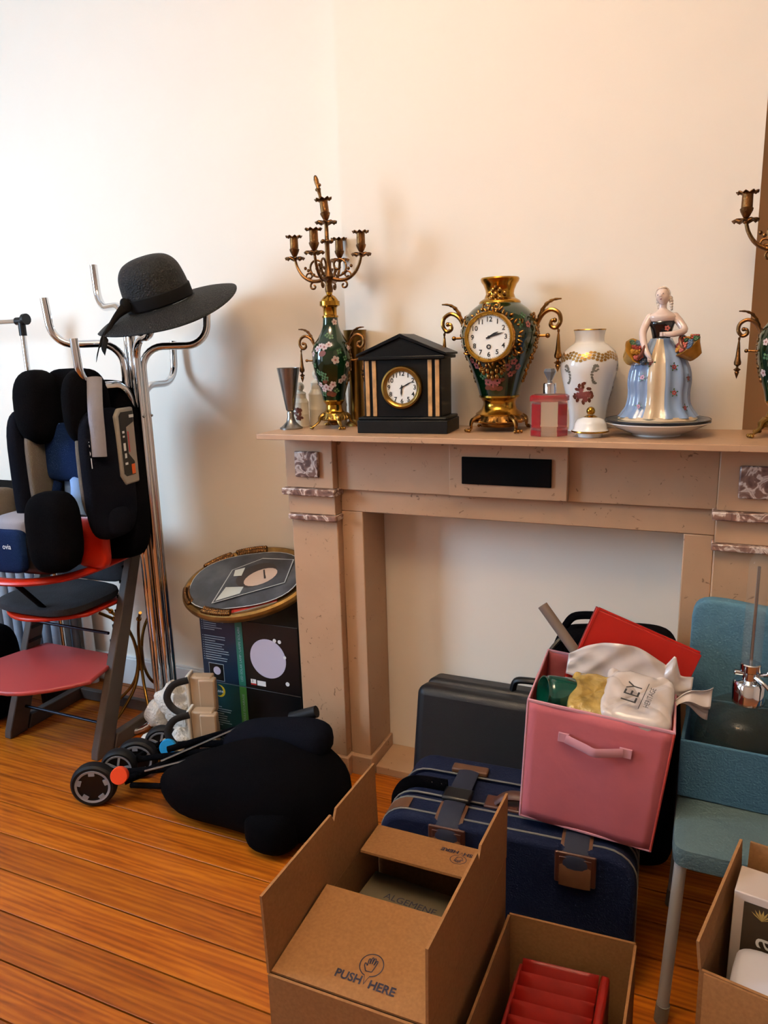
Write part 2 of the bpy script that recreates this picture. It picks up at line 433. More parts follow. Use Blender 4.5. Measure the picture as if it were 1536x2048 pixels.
def petals(mb, M, r, n=5, a0=0.0):
    for k in range(n):
        a = a0 + 2*PI*k/n
        c = (0.62*r*math.cos(a), 0.62*r*math.sin(a))
        mb.add([(c[0]+0.42*r*math.cos(t), c[1]+0.42*r*math.sin(t), 0) for t in [2*PI*i/7 for i in range(7)]], [tuple(range(7))], M)
def dot(mb, M, r, n=7, sx=1.0, z=0.0003, dx=0, dy=0, rot=0):
    c, s_ = math.cos(rot), math.sin(rot)
    pts = []
    for i in range(n):
        t = 2*PI*i/n; u, w = sx*r*math.cos(t), r*math.sin(t)
        pts.append((dx+c*u-s_*w, dy+s_*u+c*w, z))
    mb.add(pts, [tuple(range(n))], M)
def dish(mb, c, r, M=None, lobes=9, lift=0.006):
    def fn(u, v):
        t = 2*PI*u; q = r*(0.12+0.88*v)*(1+0.07*v*math.cos(lobes*t))
        return (c[0]+q*math.cos(t), c[1]+q*math.sin(t), c[2]+lift*v*v+0.003*v*math.cos(lobes*t)-0.002*(1 if v > 0.95 else 0))
    mb.grid(fn, 36, 6, M, cu=True)
CUP = [(0.004, 0), (0.008, 0.004), (0.014, 0.016), (0.0155, 0.022), (0.013, 0.025), (0.0125, 0.055), (0.015, 0.058), (0.009, 0.058), (0.009, 0.04), (0.0, 0.04)]
def handle(mb, side, x0, z0, sc, drop=0.14):
    """scroll handle in the local xz plane: side +1 right, -1 left; leaf and hanging drop"""
    S = Matrix.Diagonal((side, 1, 1, 1)) if side < 0 else I4
    B = TR(x0, 0, z0)
    def P(l): return [Vector((side*(x0+p[0]*sc), 0, z0+p[1]*sc)) for p in l]
    path = spline(P([(0, -0.035), (0.012, 0.0), (0.03, 0.03), (0.055, 0.042), (0.078, 0.030), (0.083, 0.006), (0.070, -0.012), (0.055, -0.006), (0.056, 0.008), (0.066, 0.010)]), 5)
    mb.tube(path, [0.006*sc*1.1]*(len(path)-8)+[0.0055*sc]*8, 8)
    mb.ball(tuple(path[-1]), 0.0075*sc)
    leaf = spline(P([(0.012, 0.0), (0.022, 0.030), (0.040, 0.058), (0.062, 0.070), (0.085, 0.072)]), 5)
    n = len(leaf)
    mb.tube(leaf, [0.0035*sc+0.006*sc*math.sin(PI*(i/(n-1))**0.8)*(1+0.35*math.sin(i*2.0)) for i in range(n)], 6, sq=(1.0, 0.6))
    top = P([(0.078, -0.016)])[0]
    mb.tube([path[-14] if n > 14 else top, top], 0.003*sc, 6)
    prof = [(0.0, 0.0), (0.004, -0.002), (0.004, -0.008), (0.0025, -0.012), (0.004, -0.02), (0.008, -0.066), (0.0095, -0.075), (0.012, -0.084), (0.011, -0.092), (0.004, -0.097), (0.004, -0.102), (0.013, -0.108), (0.006, -0.114), (0.008, -0.118), (0.0, -0.14)]
    prof = [(r*sc, z*drop/0.14*sc) for r, z in prof][::-1]
    mb.lathe(prof, 10, TR(top.x, 0, top.z))
def brass_foot(mb, zf, r_in, r_out, n=3, a0=0.0, prof=None):
    """pierced gallery with splayed paw feet"""
    mb.lathe([(r_in*0.7, zf+0.002), (r_in, zf+0.002), (r_in*1.10, zf-0.006), (r_in*1.22, zf-0.016), (r_in*1.16, zf-0.020), (r_in*0.9, zf-0.012), (r_in*0.7, zf-0.010)], 48, mod=lambda t, z, r: 1+(0.05*math.cos(18*t) if z < zf-0.004 else 0), cap=False)
    for k in range(18):
        a = 2*PI*k/18
        mb.tube([(r_in*0.98*math.cos(a), r_in*0.98*math.sin(a), zf-0.002), (r_in*1.2*math.cos(a), r_in*1.2*math.sin(a), zf-0.014)], [0.003, 0.0042], 6)
    for k in range(n):
        a = math.radians(a0)+2*PI*k/n; ca, sa = math.cos(a), math.sin(a)
        ps = spline([(r*ca, r*sa, z) for r, z in ((r_in*1.0, zf-0.002), (r_in*1.32, zf-0.010), (r_in*1.42, zf*0.50), (r_out*0.90, 0.010), (r_out, 0.006))], 5)
        m = len(ps)
        mb.tube(ps, [0.011-0.0065*min(1, i/(m*0.7))+(0.0035 if i > m*0.8 else 0) for i in range(m)], 8, sq=(1.0, 0.7))
        for d in (-0.35, 0, 0.35):
            mb.ball((r_out*math.cos(a+d*0.28)*1.02, r_out*math.sin(a+d*0.28)*1.02, 0.0052), 0.005, n=8)
def candelabra(loc, rz, label):
    t = thing('candelabra', label, 'candelabra', loc, rz, 'matching enamel and brass candelabras on the mantel')
    vp = smoothprof([(0.034, 0.088), (0.040, 0.115), (0.051, 0.150), (0.0605, 0.195), (0.0625, 0.225), (0.0575, 0.258), (0.042, 0.283), (0.0305, 0.305), (0.0245, 0.325), (0.0235, 0.345)], 4)
    body = MB().lathe(vp, 36).build('vase_body', 'green_enamel', t, label='dark green enamelled vase body with painted blossom')
    fm = MB(); cm = MB(); lf = MB(); rm = MB()
    rnd = random.Random(3)
    for az, z, r in ((268, 0.255, 0.011), (282, 0.262, 0.010), (255, 0.258, 0.010), (243, 0.250, 0.010), (300, 0.215, 0.013), (262, 0.132, 0.011), (250, 0.125, 0.010), (276, 0.128, 0.010), (290, 0.140, 0.011), (238, 0.140, 0.009), (320, 0.330, 0.010), (330, 0.16, 0.011), (318, 0.15, 0.009), (225, 0.235, 0.009), (215, 0.16, 0.010), (350, 0.25, 0.010), (340, 0.20, 0.010), (80, 0.2, 0.012), (120, 0.24, 0.012)):
        M = surf(vp, az, z); petals(fm, M, r, 5, rnd.random()*3); dot(cm, M, r*0.28)
    for az, z in ((250, 0.175), (262, 0.170), (240, 0.18), (268, 0.158), (256, 0.155), (290, 0.285), (272, 0.29), (312, 0.24), (305, 0.12), (245, 0.11), (330, 0.22), (228, 0.2)):
        M = surf(vp, az, z); petals(lf, M, 0.009, 4, rnd.random()*3)
    for az, z, r in ((262, 0.235, 0.009), (275, 0.112, 0.008), (290, 0.108, 0.007), (262, 0.150, 0.006)):
        dot(rm, surf(vp, az, z, 0.0002), r, 9, 1.5, rot=0.3)
    fm.build('painted_blossom', 'white_paint', body); cm.build('painted_centre', 'pink_paint', body); lf.build('painted_leaf', 'leaf_paint', body); rm.build('painted_branch', 'rust_paint', body)
    MB().lathe([(0.022, 0.044), (0.037, 0.046), (0.037, 0.050), (0.031, 0.053), (0.0265, 0.062), (0.0255, 0.074), (0.031, 0.082), (0.0345, 0.086), (0.0345, 0.090), (0.030, 0.0905)], 32).build('foot_ring', 'bright_gold', t)
    f = MB(); brass_foot(f, 0.046, 0.037, 0.076, 4, 37); f.build('foot', 'brass', t)
    MB().lathe([(0.0, 0.008), (0.014, 0.010), (0.018, 0.018), (0.014, 0.026), (0.01, 0.045)], 16).build('boss', 'old_brass', t)
    MB().lathe([(0.0255, 0.344), (0.0255, 0.349), (0.0215, 0.352), (0.0215, 0.372), (0.025, 0.377), (0.0315, 0.380), (0.0315, 0.393), (0.028, 0.394), (0.026, 0.398), (0.018, 0.408), (0.009, 0.413), (0.010, 0.420), (0.0, 0.421)], 32).build('collar', 'bright_gold', t)
    for s_, z in ((1, 0.265), (-1, 0.265)):
        h = MB(); handle(h, s_, 0.048, z-0.005, 0.72, 0.145)
        # applied ornament running down the body below the handle
        for i in range(12):
            zz = 0.262-0.011*i; r = interp(vp, zz)
            h.sup((s_*(r-0.001), 0.006*math.sin(i*2.1), zz), (0.009, 0.020-0.0011*i, 0.013), 1, 1, nu=8, nv=6)
            h.sup((s_*(r-0.003), -0.010*math.cos(i*1.3)*(1-i/14), zz), (0.007, 0.010, 0.010), 1, 1, nu=8, nv=6)
        h.tube([(s_*0.056, 0, 0.212), (s_*0.084, 0, 0.214)], 0.003, 6); h.ball((s_*0.086, 0, 0.214), 0.005)
        h.build('scroll_handle', 'old_brass', t)
    st = MB()
    st.lathe([(0.0, 0.418), (0.011, 0.420), (0.013, 0.430), (0.010, 0.445), (0.015, 0.455), (0.019, 0.466), (0.012, 0.480), (0.0075, 0.500), (0.007, 0.56), (0.010, 0.570), (0.0065, 0.578), (0.006, 0.622), (0.010, 0.626), (0.0, 0.627)], 16)
    for k in range(6):
        a = 2*PI*k/6; st.ball((0.016*math.cos(a), 0.016*math.sin(a), 0.57), 0.006, n=8)
    st.build('stem', 'old_brass', t)
    for k in range(4):
        M = RZ(2*PI*k/4)
        a = MB()
        path = spline([(0.010, 0, 0.462), (0.035, 0, 0.455), (0.062, 0, 0.458), (0.086, 0, 0.474), (0.102, 0, 0.500), (0.109, 0, 0.527)], 6)
        a.tube(path, [0.0062-0.002*i/len(path) for i in range(len(path))], 8, M)
        a.ball((0.109, 0, 0.524), 0.007, M)
        # scrolls along the arm
        a.tube(spiral((0.034, 0, 0.497), 0.030, 0.006, -95, 330, 26), 0.0034, 6, M)
        a.tube(spiral((0.062, 0, 0.470), 0.013, 0.004, -60, 330, 18), 0.0028, 6, M)
        a.tube(spiral((0.050, 0, 0.440), 0.013, 0.003, 100, -260, 18), 0.0032, 6, M)
        for i in range(4): a.ball((0.048+0.009*i, 0, 0.474+0.007*i), 0.0052, M, n=8)
        a.build('arm', 'old_brass', t)
        cu = MB(); dish(cu, (0.109, 0, 0.530), 0.030, M, 9, -0.004); cu.build('drip_pan', 'old_brass', t, solid=0.0014)
        c = MB(); c.lathe([(r, z) for r, z in CUP], 20, M @ TR(0.109, 0, 0.531)); c.build('candle_cup', 'old_brass', t)
        c = MB(); dish(c, (0.109, 0, 0.589), 0.025, M, 9, 0.003); c.build('cup_rim', 'old_brass', t, solid=0.0014)
    c = MB(); dish(c, (0, 0, 0.628), 0.033, None, 9, -0.003); c.build('drip_pan', 'old_brass', t, solid=0.0014)
    Mt = TR(0, 0, 0.629) @ RY(-0.10)
    MB().lathe(CUP, 20, Mt).build('candle_cup', 'old_brass', t)
    c = MB(); dish(c, (0, 0, 0.060), 0.026, Mt, 9, 0.004); c.build('cup_rim', 'old_brass', t, solid=0.0014)
    fi = MB(); Mf = Mt @ RY(-0.12)
    fi.lathe([(0.0, 0.04), (0.006, 0.062), (0.0045, 0.075), (0.006, 0.088), (0.008, 0.094), (0.005, 0.100), (0.007, 0.112), (0.0075, 0.122), (0.005, 0.132), (0.0, 0.136)], 12, Mf)
    fi.ball((0.006, 0.002, 0.105), 0.005, Mf); fi.ball((-0.006, 0.0, 0.094), 0.0045, Mf)
    fi.build('finial', 'old_brass', t)
    return t
candelabra((-1.100, 2.118, SZ), math.radians(7), 'five-light candelabra on a dark green vase beside the black temple clock')
candelabra((0.166, 2.105, SZ), math.radians(-3), 'five-light candelabra on a dark green vase at the far right, cut by the picture edge')

# pewter goblet
MB_ = MB().lathe([(0.0, 0.0), (0.037, 0.0), (0.037, 0.004), (0.030, 0.008), (0.016, 0.022), (0.0105, 0.040), (0.0115, 0.052), (0.009, 0.056), (0.014, 0.060), (0.036, 0.193), (0.0372, 0.194), (0.0358, 0.194), (0.015, 0.065), (0.0, 0.063)], 36)
g = MB_.build('goblet', 'pewter'); g.location = (-1.235, 2.072, SZ); tag(g, 'plain pewter goblet at the left end of the mantel shelf', 'goblet')

# ceramic jars with ball lids
def jar(loc, sc, label, deco):
    t = thing('ceramic_jar', label, 'jar', loc, 0, 'cream ceramic jars behind the goblet')
    p = [(0.0, 0.0), (0.036, 0.0), (0.037, 0.004), (0.036, 0.050), (0.0368, 0.052), (0.0368, 0.056), (0.036, 0.058), (0.036, 0.100), (0.0368, 0.102), (0.0368, 0.106), (0.035, 0.109), (0.030, 0.118), (0.028, 0.122), (0.0, 0.124)]
    p = [(r*sc, z*sc) for r, z in p]
    MB().lathe(p, 32).build('body', 'cream_ceramic', t)
    l = [(0.0, 0.122), (0.027, 0.122), (0.026, 0.140), (0.028, 0.143), (0.024, 0.148), (0.014, 0.153), (0.013, 0.158)]
    lid = MB().lathe([(r*sc, z*sc) for r, z in l], 28).ball((0, 0, 0.172*sc), 0.0205*sc, n=20).build('lid', 'cream_ceramic', t)
    d = MB(); rnd = random.Random(5)
    if deco:
        pp = [(0.0363*sc, 0.0), (0.0363*sc, 0.12*sc)]
        for az, z in ((268, 0.075), (276, 0.066), (284, 0.078), (291, 0.068), (300, 0.074), (272, 0.05), (283, 0.045), (295, 0.055), (304, 0.04), (290, 0.035), (276, 0.035), (260, 0.06)):
            M = surf(pp, az, z*sc, 0.0008); dot(d, M, 0.006*sc, 7, 1.5, rot=rnd.random()*3)
        d.build('painted_leaf', 'rust_paint', t)
    return t
jar((-1.242, 2.150, SZ), 0.75, 'small cream ceramic jar with brown leaf decoration behind the goblet', True)
jar((-1.201, 2.207, SZ), 0.98, 'plain cream ceramic jar with a ball lid between goblet and candelabra', False)
# white flowered bottle-jar and tall brass vase behind the candelabra
p = [(0.0, 0.0), (0.032, 0.0), (0.033, 0.004), (0.033, 0.060), (0.0345, 0.062), (0.0345, 0.068), (0.033, 0.072), (0.031, 0.100), (0.024, 0.122), (0.014, 0.130), (0.0, 0.132)]
t = thing('flowered_jar', 'small white faience jar with blue flowers behind the left candelabra', 'jar', (-1.134, 2.212, SZ)); t.scale = (0.88, 0.88, 1.0)
MB().lathe(p, 28).build('body', 'porcelain', t)
d = MB(); e = MB()
for az, z in ((250, 0.09), (262, 0.10), (240, 0.083), (275, 0.088), (255, 0.075), (230, 0.095)):
    M = surf(p, az, z, 0.0006); petals(d, M, 0.005); dot(e, M, 0.0025)
d.build('painted_flower', 'dark_blue_paint', t); e.build('painted_centre', 'gold_paint', t)
v = MB().lathe([(0.0, 0.0), (0.040, 0.0), (0.040, 0.006), (0.024, 0.02), (0.023, 0.12), (0.028, 0.20), (0.0375, 0.305), (0.0385, 0.306), (0.036, 0.304), (0.02, 0.12), (0.0, 0.11)], 32).build('brass_vase', 'brass')
v.location = (-1.060, 2.208, SZ); tag(v, 'tall plain brass vase hidden behind the left candelabra', 'vase')

# black temple clock
NUM = ['12', '1', '2', '3', '4', '5', '6', '7', '8', '9', '10', '11']
def dial(parent, M, r, hh, mm, numsize, glassr, key=False, small=False):
    d = MB().lathe([(0.0, 0.0), (r, 0.0), (r, 0.0015), (0.0, 0.0018)], 40, M).build('dial', 'dial_white', parent)
    n = MB()
    for k, s_ in enumerate(NUM):
        a = PI/2 - 2*PI*k/12
        n.text(s_, numsize, M @ TR(0.79*r*math.cos(a), 0.79*r*math.sin(a), 0.0024), bold=0.0003)
    for k in range(60):
        a = 2*PI*k/60
        n.box((0.955*r, 0, 0.0022), (r*0.03, r*0.012, 0.0004), M @ RZ(a))
    n.build('numerals', 'dial_black', d, smooth=False)
    h = MB()
    for ang, L, w in ((hh, 0.52*r, 0.05*r), (mm, 0.76*r, 0.035*r)):
        a = PI/2 - math.radians(ang)
        h.prism([(-0.14*r, -w*0.6), (L*0.6, -w), (L, 0), (L*0.6, w), (-0.14*r, w*0.6)], 0.0035, 0.0042, M @ RZ(a))
    h.lathe([(0.0, 0.0025), (0.07*r, 0.003), (0.06*r, 0.005), (0, 0.0055)], 14, M)
    h.build('hands', 'dial_black', d, smooth=False)
    return d
tc = thing('temple_clock', 'black slate temple clock with pediment and ochre marble strips', 'clock', (-0.826, 2.073, SZ), math.radians(4)); tc.scale = (1.0, 0.82, 1.0)
MB().bb(-0.139, 0.139, -0.086, 0.086, 0.0, 0.038).build('base', 'slate_rough', tc, bevel=0.002)
MB().bb(-0.136, 0.136, -0.083, 0.083, 0.038, 0.047).build('base_moulding', 'slate', tc, bevel=0.003)
MB().bb(-0.118, 0.118, -0.068, 0.072, 0.047, 0.213).build('case', 'slate', tc, bevel=0.0015)
Mf = RX(PI/2)   # x right, y up, z toward -Y (front)
MB().bb(-0.131, 0.131, -0.082, 0.082, 0.213, 0.223).build('cornice', 'slate', tc, bevel=0.002)
MB().prism([(-0.124, 0.223), (0.124, 0.223), (0.0, 0.274)], -0.076, 0.074, Mf).build('pediment', 'slate', tc)
ro = MB()
for s_ in (-1, 1):
    ro.prism([(s_*0.136, 0.2235), (s_*0.136, 0.230), (0, 0.286), (0, 0.2755)][::s_], -0.084, 0.084, Mf)
ro.build('roof', 'slate', tc, bevel=0.001)
for x in (-0.107, -0.085, 0.085, 0.107):
    MB().bb(x-0.0062, x+0.0062, -0.0715, -0.0675, 0.049, 0.211).build('marble_strip', 'siena_marble', tc, bevel=0.001)
Md = TR(0, -0.0705, 0.133) @ Mf
MB().lathe([(0.046, 0.004), (0.049, 0.010), (0.055, 0.014), (0.060, 0.013), (0.063, 0.006), (0.063, -0.003), (0.045, -0.003)], 48, Md, cap=False).build('bezel', 'brass', tc)
dial(tc, Md, 0.050, 184, 62, 0.0185, 0.05)

# vase-shaped clock
vc = thing('vase_clock', 'dark green vase-shaped clock with gilt mounts and scroll handles', 'clock', (-0.563, 2.136, SZ))
vp2 = smoothprof([(0.057, 0.102), (0.068, 0.140), (0.084, 0.185), (0.100, 0.225), (0.110, 0.262), (0.110, 0.292), (0.100, 0.322), (0.080, 0.345), (0.060, 0.360), (0.056, 0.366)], 4)
body = MB().lathe(vp2, 44).build('vase_body', 'green_enamel', vc, label='dark green enamelled vase body')
MB().lathe([(0.0, 0.430), (0.046, 0.430), (0.053, 0.432), (0.055, 0.428), (0.053, 0.421), (0.047, 0.413), (0.041, 0.398), (0.0395, 0.388), (0.044, 0.376), (0.056, 0.369), (0.059, 0.365), (0.059, 0.360), (0.054, 0.358)][::-1], 40).build('neck', 'bright_gold', vc)
MB().lathe([(0.030, 0.044), (0.068, 0.046), (0.069, 0.050), (0.062, 0.055), (0.052, 0.063), (0.047, 0.076), (0.047, 0.084), (0.053, 0.094), (0.059, 0.098), (0.059, 0.103), (0.054, 0.104)], 40).build('foot_ring', 'bright_gold', vc)
f = MB(); brass_foot(f, 0.046, 0.066, 0.104, 4, 45); f.build('foot', 'gilt_bronze', vc)
MB().lathe([(0.0, 0.01), (0.05, 0.012), (0.055, 0.02), (0.05, 0.04)], 24).build('boss', 'gilt_bronze', vc)
for s_ in (1, -1):
    h = MB(); handle(h, s_, 0.096, 0.300, 0.92, 0.13)
    for i in range(18):
        zz = 0.325-0.0105*i; r = interp(vp2, zz)
        for j, yy in enumerate((-0.02, 0.0, 0.02)):
            w = 1-0.045*i
            h.sup((s_*(math.sqrt(max(r*r-(yy*w)**2, 0))-0.001), yy*w+0.004*math.sin(i*2.2+j), zz+0.004*math.sin(i*1.7+j*2)), (0.009, 0.013*w+0.004, 0.012), 1, 1, nu=7, nv=5)
    h.tube([(s_*0.108, 0, 0.268), (s_*0.135, 0, 0.268)], 0.004, 6); h.ball((s_*0.138, 0, 0.268), 0.007)
    h.build('scroll_handle', 'gilt_bronze', vc)
# gilt ring of leaves around the dial
Mv = TR(0, -0.1125, 0.268) @ RX(PI/2 - 0.02)
MB().lathe([(0.060, -0.05), (0.068, -0.05), (0.070, 0.006), (0.067, 0.012), (0.062, 0.012), (0.0595, 0.008), (0.058, 0.004)], 56, Mv, cap=False).build('bezel', 'bright_gold', vc)
orn = MB()
for k in range(46):
    a = 2*PI*k/46; rr = 0.075+0.006*math.sin(k*2.3); L = 0.018+0.006*math.sin(k*1.7)
    drop = -0.014-0.5*max(0, rr-0.072)
    Mk = Mv @ RZ(a) @ TR(rr, 0, drop-0.018*abs(math.cos(a))**2-(0.012 if math.sin(a) < -0.6 else 0)) @ RZ(0.5*math.sin(k*1.9))
    orn.sup((0, 0, 0), (L, 0.0085, 0.009), 1, 1, Mk, 8, 6)
for a0, sg in ((100, 1), (80, -1), (250, 1), (290, -1), (150, 1), (30, -1), (205, 1), (335, -1)):
    a = math.radians(a0)
    Mk = Mv @ TR(0.083*math.cos(a), 0.083*math.sin(a), -0.020-0.028*abs(math.cos(a))**2-(0.012 if math.sin(a) < -0.5 else 0)) @ RX(-PI/2)
    orn.tube(spiral((0, 0, 0), 0.011, 0.003, a0, a0+sg*420, 20), 0.0028, 6, Mk)
for k, (x, z) in enumerate(((0, 0.098), (-0.012, 0.106), (0.012, 0.106), (0, 0.116), (-0.022, 0.118), (0.022, 0.118), (-0.010, 0.128), (0.010, 0.128), (0, 0.138), (0.0, -0.098), (-0.013, -0.092), (0.013, -0.092), (-0.026, -0.096), (0.026, -0.096), (0, -0.112), (-0.012, -0.108), (0.012, -0.108), (-0.034, -0.088), (0.034, -0.088))):
    zz = 0.268+z; r = interp(vp2, min(zz, 0.366)) if zz < 0.366 else (0.05 if zz < 0.385 else 0.041)
    orn.sup((x, -math.sqrt(max(r*r-x*x, 0.0001)), zz), (0.012, 0.010, 0.018), 1, 1, TR(0, 0, 0), 8, 6)
orn.build('gilt_wreath', 'gilt_bronze', vc)
fm = MB(); rm = MB(); lf = MB(); rnd = random.Random(9)
for az, z, r in ((268, 0.150, 0.013), (258, 0.143, 0.012), (280, 0.147, 0.011), (274, 0.135, 0.010), (300, 0.185, 0.012), (311, 0.20, 0.011), (322, 0.185, 0.010), (236, 0.19, 0.011), (228, 0.205, 0.010), (308, 0.165, 0.009), (330, 0.30, 0.010)):
    petals(fm, surf(vp2, az, z), r, 5, rnd.random()*3)
for az, z, r in ((270, 0.128, 0.009), (285, 0.125, 0.007), (255, 0.128, 0.007), (290, 0.15, 0.006), (315, 0.17, 0.006)):
    dot(rm, surf(vp2, az, z, 0.0002), r, 9, 1.5, rot=0.3)
for az, z in ((245, 0.16), (252, 0.165), (288, 0.165), (315, 0.30), (325, 0.325), (305, 0.21)):
    petals(lf, surf(vp2, az, z), 0.010, 4)
fm.build('painted_blossom', 'pink_paint', body); rm.build('painted_branch', 'rust_paint', body); lf.build('painted_leaf', 'leaf_paint', body)
dd = dial(vc, Mv @ TR(0, 0, 0.001), 0.0595, 62, 74, 0.0185, 0.06)
k = MB().lathe([(0.0035, 0.0025), (0.0065, 0.0025), (0.0065, 0.0035), (0.0035, 0.0035)], 14, Mv @ TR(0, -0.026, 0.001), cap=False); k.build('winding_hole', 'dial_black', dd)

# red perfume bottle
def thin_glass(name, col, alpha):
    m = mat(name, col, 0.03); m.node_tree.nodes['Principled BSDF'].inputs['Alpha'].default_value = alpha
thin_glass('clear_glass', '#c9b9b4', 0.13)
thin_glass('red_glass', '#a00c1c', 0.6)
mat('grey_glass', '#85868c', 0.05, trans=0.5)
pb = thing('perfume_bottle', 'red and clear cut-glass perfume bottle with chrome collar', 'bottle', (-0.396, 2.032, SZ))
pm = lambda t, z, r: 1/max(math.cos(((t+PI/8) % (PI/4))-PI/8), 0.5)*0.965
MB().lathe([(0.0, 0.001), (0.047, 0.001), (0.050, 0.004), (0.050, 0.017), (0.049, 0.018), (0.049, 0.106), (0.044, 0.110), (0.022, 0.113), (0.014, 0.116), (0.0, 0.117)], 48, mod=pm).build('body', 'clear_glass', pb, angle=25)
for k in range(8):
    if k % 2 == 0:
        M = RZ(k*PI/4 + math.radians(56))
        MB().bb(0.0485, 0.0505, -0.0165, 0.0165, 0.024, 0.088, M).build('red_panel', 'red_glass', pb, bevel=0.001)
        MB().bb(0.0485, 0.0508, -0.019, 0.019, 0.002, 0.018, M).build('red_panel', 'red_glass', pb, bevel=0.001)
MB().lathe([(0.0505, 0.094), (0.0512, 0.095), (0.0512, 0.107), (0.046, 0.111), (0.0455, 0.110), (0.0505, 0.106)], 48, mod=pm, cap=False).build('red_rim', 'red_glass', pb, angle=25)
MB().lathe([(0.0, 0.114), (0.0175, 0.114), (0.0175, 0.139), (0.016, 0.142), (0.0, 0.142)], 28).build('collar', 'chrome', pb)
MB().lathe([(0.0, 0.141), (0.007, 0.142), (0.006, 0.149), (0.017, 0.172), (0.014, 0.180), (0.0, 0.182)], 8, RZ(0.3)).build('stopper', 'grey_glass', pb, smooth=False)

# white porcelain vase and its lid
wv = thing('porcelain_vase', 'white porcelain baluster vase with rose bouquet and gilt shoulder', 'vase', (-0.314, 2.165, SZ))
vp3 = smoothprof([(0.0, 0.0), (0.050, 0.0), (0.051, 0.006), (0.050, 0.030), (0.055, 0.075), (0.066, 0.12), (0.077, 0.168), (0.078, 0.195), (0.069, 0.220), (0.052, 0.237), (0.041, 0.246), (0.0395, 0.262), (0.043, 0.279)], 4)
vb = MB().lathe(vp3, 40, cap=False).lathe([(0.0435, 0.279), (0.043, 0.281), (0.0405, 0.279), (0.037, 0.262), (0.039, 0.244), (0.0, 0.24)], 40, cap=False).build('body', 'porcelain', wv)
MB().lathe([(0.0436, 0.2785), (0.0444, 0.2795), (0.0436, 0.2815), (0.042, 0.2815)], 40, cap=False).build('gilt_rim', 'bright_gold', vb)
g1 = MB(); pk = MB(); lv = MB(); gr = MB()
for i in range(44):
    t0 = 2*PI*i/44
    for j in range(3):
        z = 0.201+0.0075*j+0.004*math.sin(8*t0)
        dot(g1, surf(vp3, math.degrees(t0)+2*j, z, 0.0003), 0.0042, 6, 1.25)
g1.build('gilt_band', 'gold_paint', vb)
rnd = random.Random(2)
for base in (266, 30, 150):
    for da, z, r in ((0, 0.104, 0.011), (-11, 0.103, 0.010), (11, 0.106, 0.010), (-5, 0.118, 0.008), (6, 0.092, 0.008)):
        petals(pk, surf(vp3, base+da, z, 0.0005), r, 6, rnd.random())
        dot(pk, surf(vp3, base+da, z, 0.0007), r*0.45, 7)
    for da, z in ((-20, 0.104), (20, 0.11), (-16, 0.09), (16, 0.09), (0, 0.084), (0, 0.128), (2, 0.136), (-8, 0.13), (22, 0.1), (-24, 0.098), (14, 0.122), (-14, 0.120)):
        dot(lv, surf(vp3, base+da, z, 0.0004), 0.0048, 6, 1.6, rot=rnd.random()*3)
for base in (226, 296, 350, 100):
    for i in range(9):
        aa = math.radians(-75+150*i/8); sg_ = 1 if base in (226, 350) else -1
        dot(gr, surf(vp3, base+sg_*11*math.cos(aa), 0.160+0.024*math.sin(aa), 0.0004), 0.0034, 6, 1.5, rot=i*0.7)
        dot(gr, surf(vp3, base+sg_*(4+5*math.cos(aa*2)), 0.178+0.008*math.sin(aa*2), 0.0004), 0.0026, 6, 1.4, rot=i)
pk.build('painted_rose', 'pink_paint', vb); lv.build('painted_leaf', 'rust_paint', vb); gr.build('painted_scroll', 'grey_paint', vb)
lid = thing('porcelain_cover', 'white porcelain vase lid with a gold ball knob lying on the shelf', 'lid', (-0.285, 2.025, SZ))
MB().lathe([(0.0, 0.0), (0.031, 0.0), (0.033, 0.010), (0.048, 0.012), (0.049, 0.016), (0.043, 0.022), (0.041, 0.036), (0.034, 0.046), (0.018, 0.052), (0.010, 0.056), (0.0, 0.058)], 40).build('body', 'porcelain', lid)
MB().lathe([(0.0482, 0.0125), (0.0496, 0.014), (0.0488, 0.017), (0.046, 0.0178)], 40, cap=False).lathe([(0.019, 0.0523), (0.0165, 0.0535), (0.010, 0.0572), (0.0104, 0.056)], 30, cap=False).build('gilt_line', 'bright_gold', lid)
MB().ball((0, 0, 0.068), 0.0115, n=20).build('knob', 'bright_gold', lid)

# plates under the figurine
pl = thing('wide_bowl', 'shallow white bowl under the blue-rimmed plate and figurine', 'bowl', (-0.122, 2.094, SZ))
MB().lathe([(0.0, 0.0), (0.062, 0.0), (0.064, 0.004), (0.078, 0.009), (0.110, 0.022), (0.133, 0.034), (0.1335, 0.0365), (0.129, 0.036), (0.10, 0.023), (0.07, 0.012), (0.0, 0.010)], 56).build('body', 'porcelain', pl)
mat('teal_glaze', '#24414e', 0.12, coat=0.4)
mat('navy_rim', '#0b0d18', 0.2)
p2 = thing('plate', 'teal plate with a dark rim lying in the white bowl under the figurine', 'plate', (-0.122, 2.094, SZ+0.0365))
MB().lathe([(0.0, -0.012), (0.088, -0.012), (0.118, 0.0005), (0.132, 0.004), (0.1325, 0.0065), (0.128, 0.0075), (0.112, 0.004), (0.085, -0.008), (0.0, -0.009)], 56).build('body', 'teal_glaze', p2)
MB().lathe([(0.1318, 0.0012), (0.1336, 0.003), (0.1336, 0.0068), (0.1316, 0.0074)], 56, cap=False).build('rim', 'navy_rim', p2)

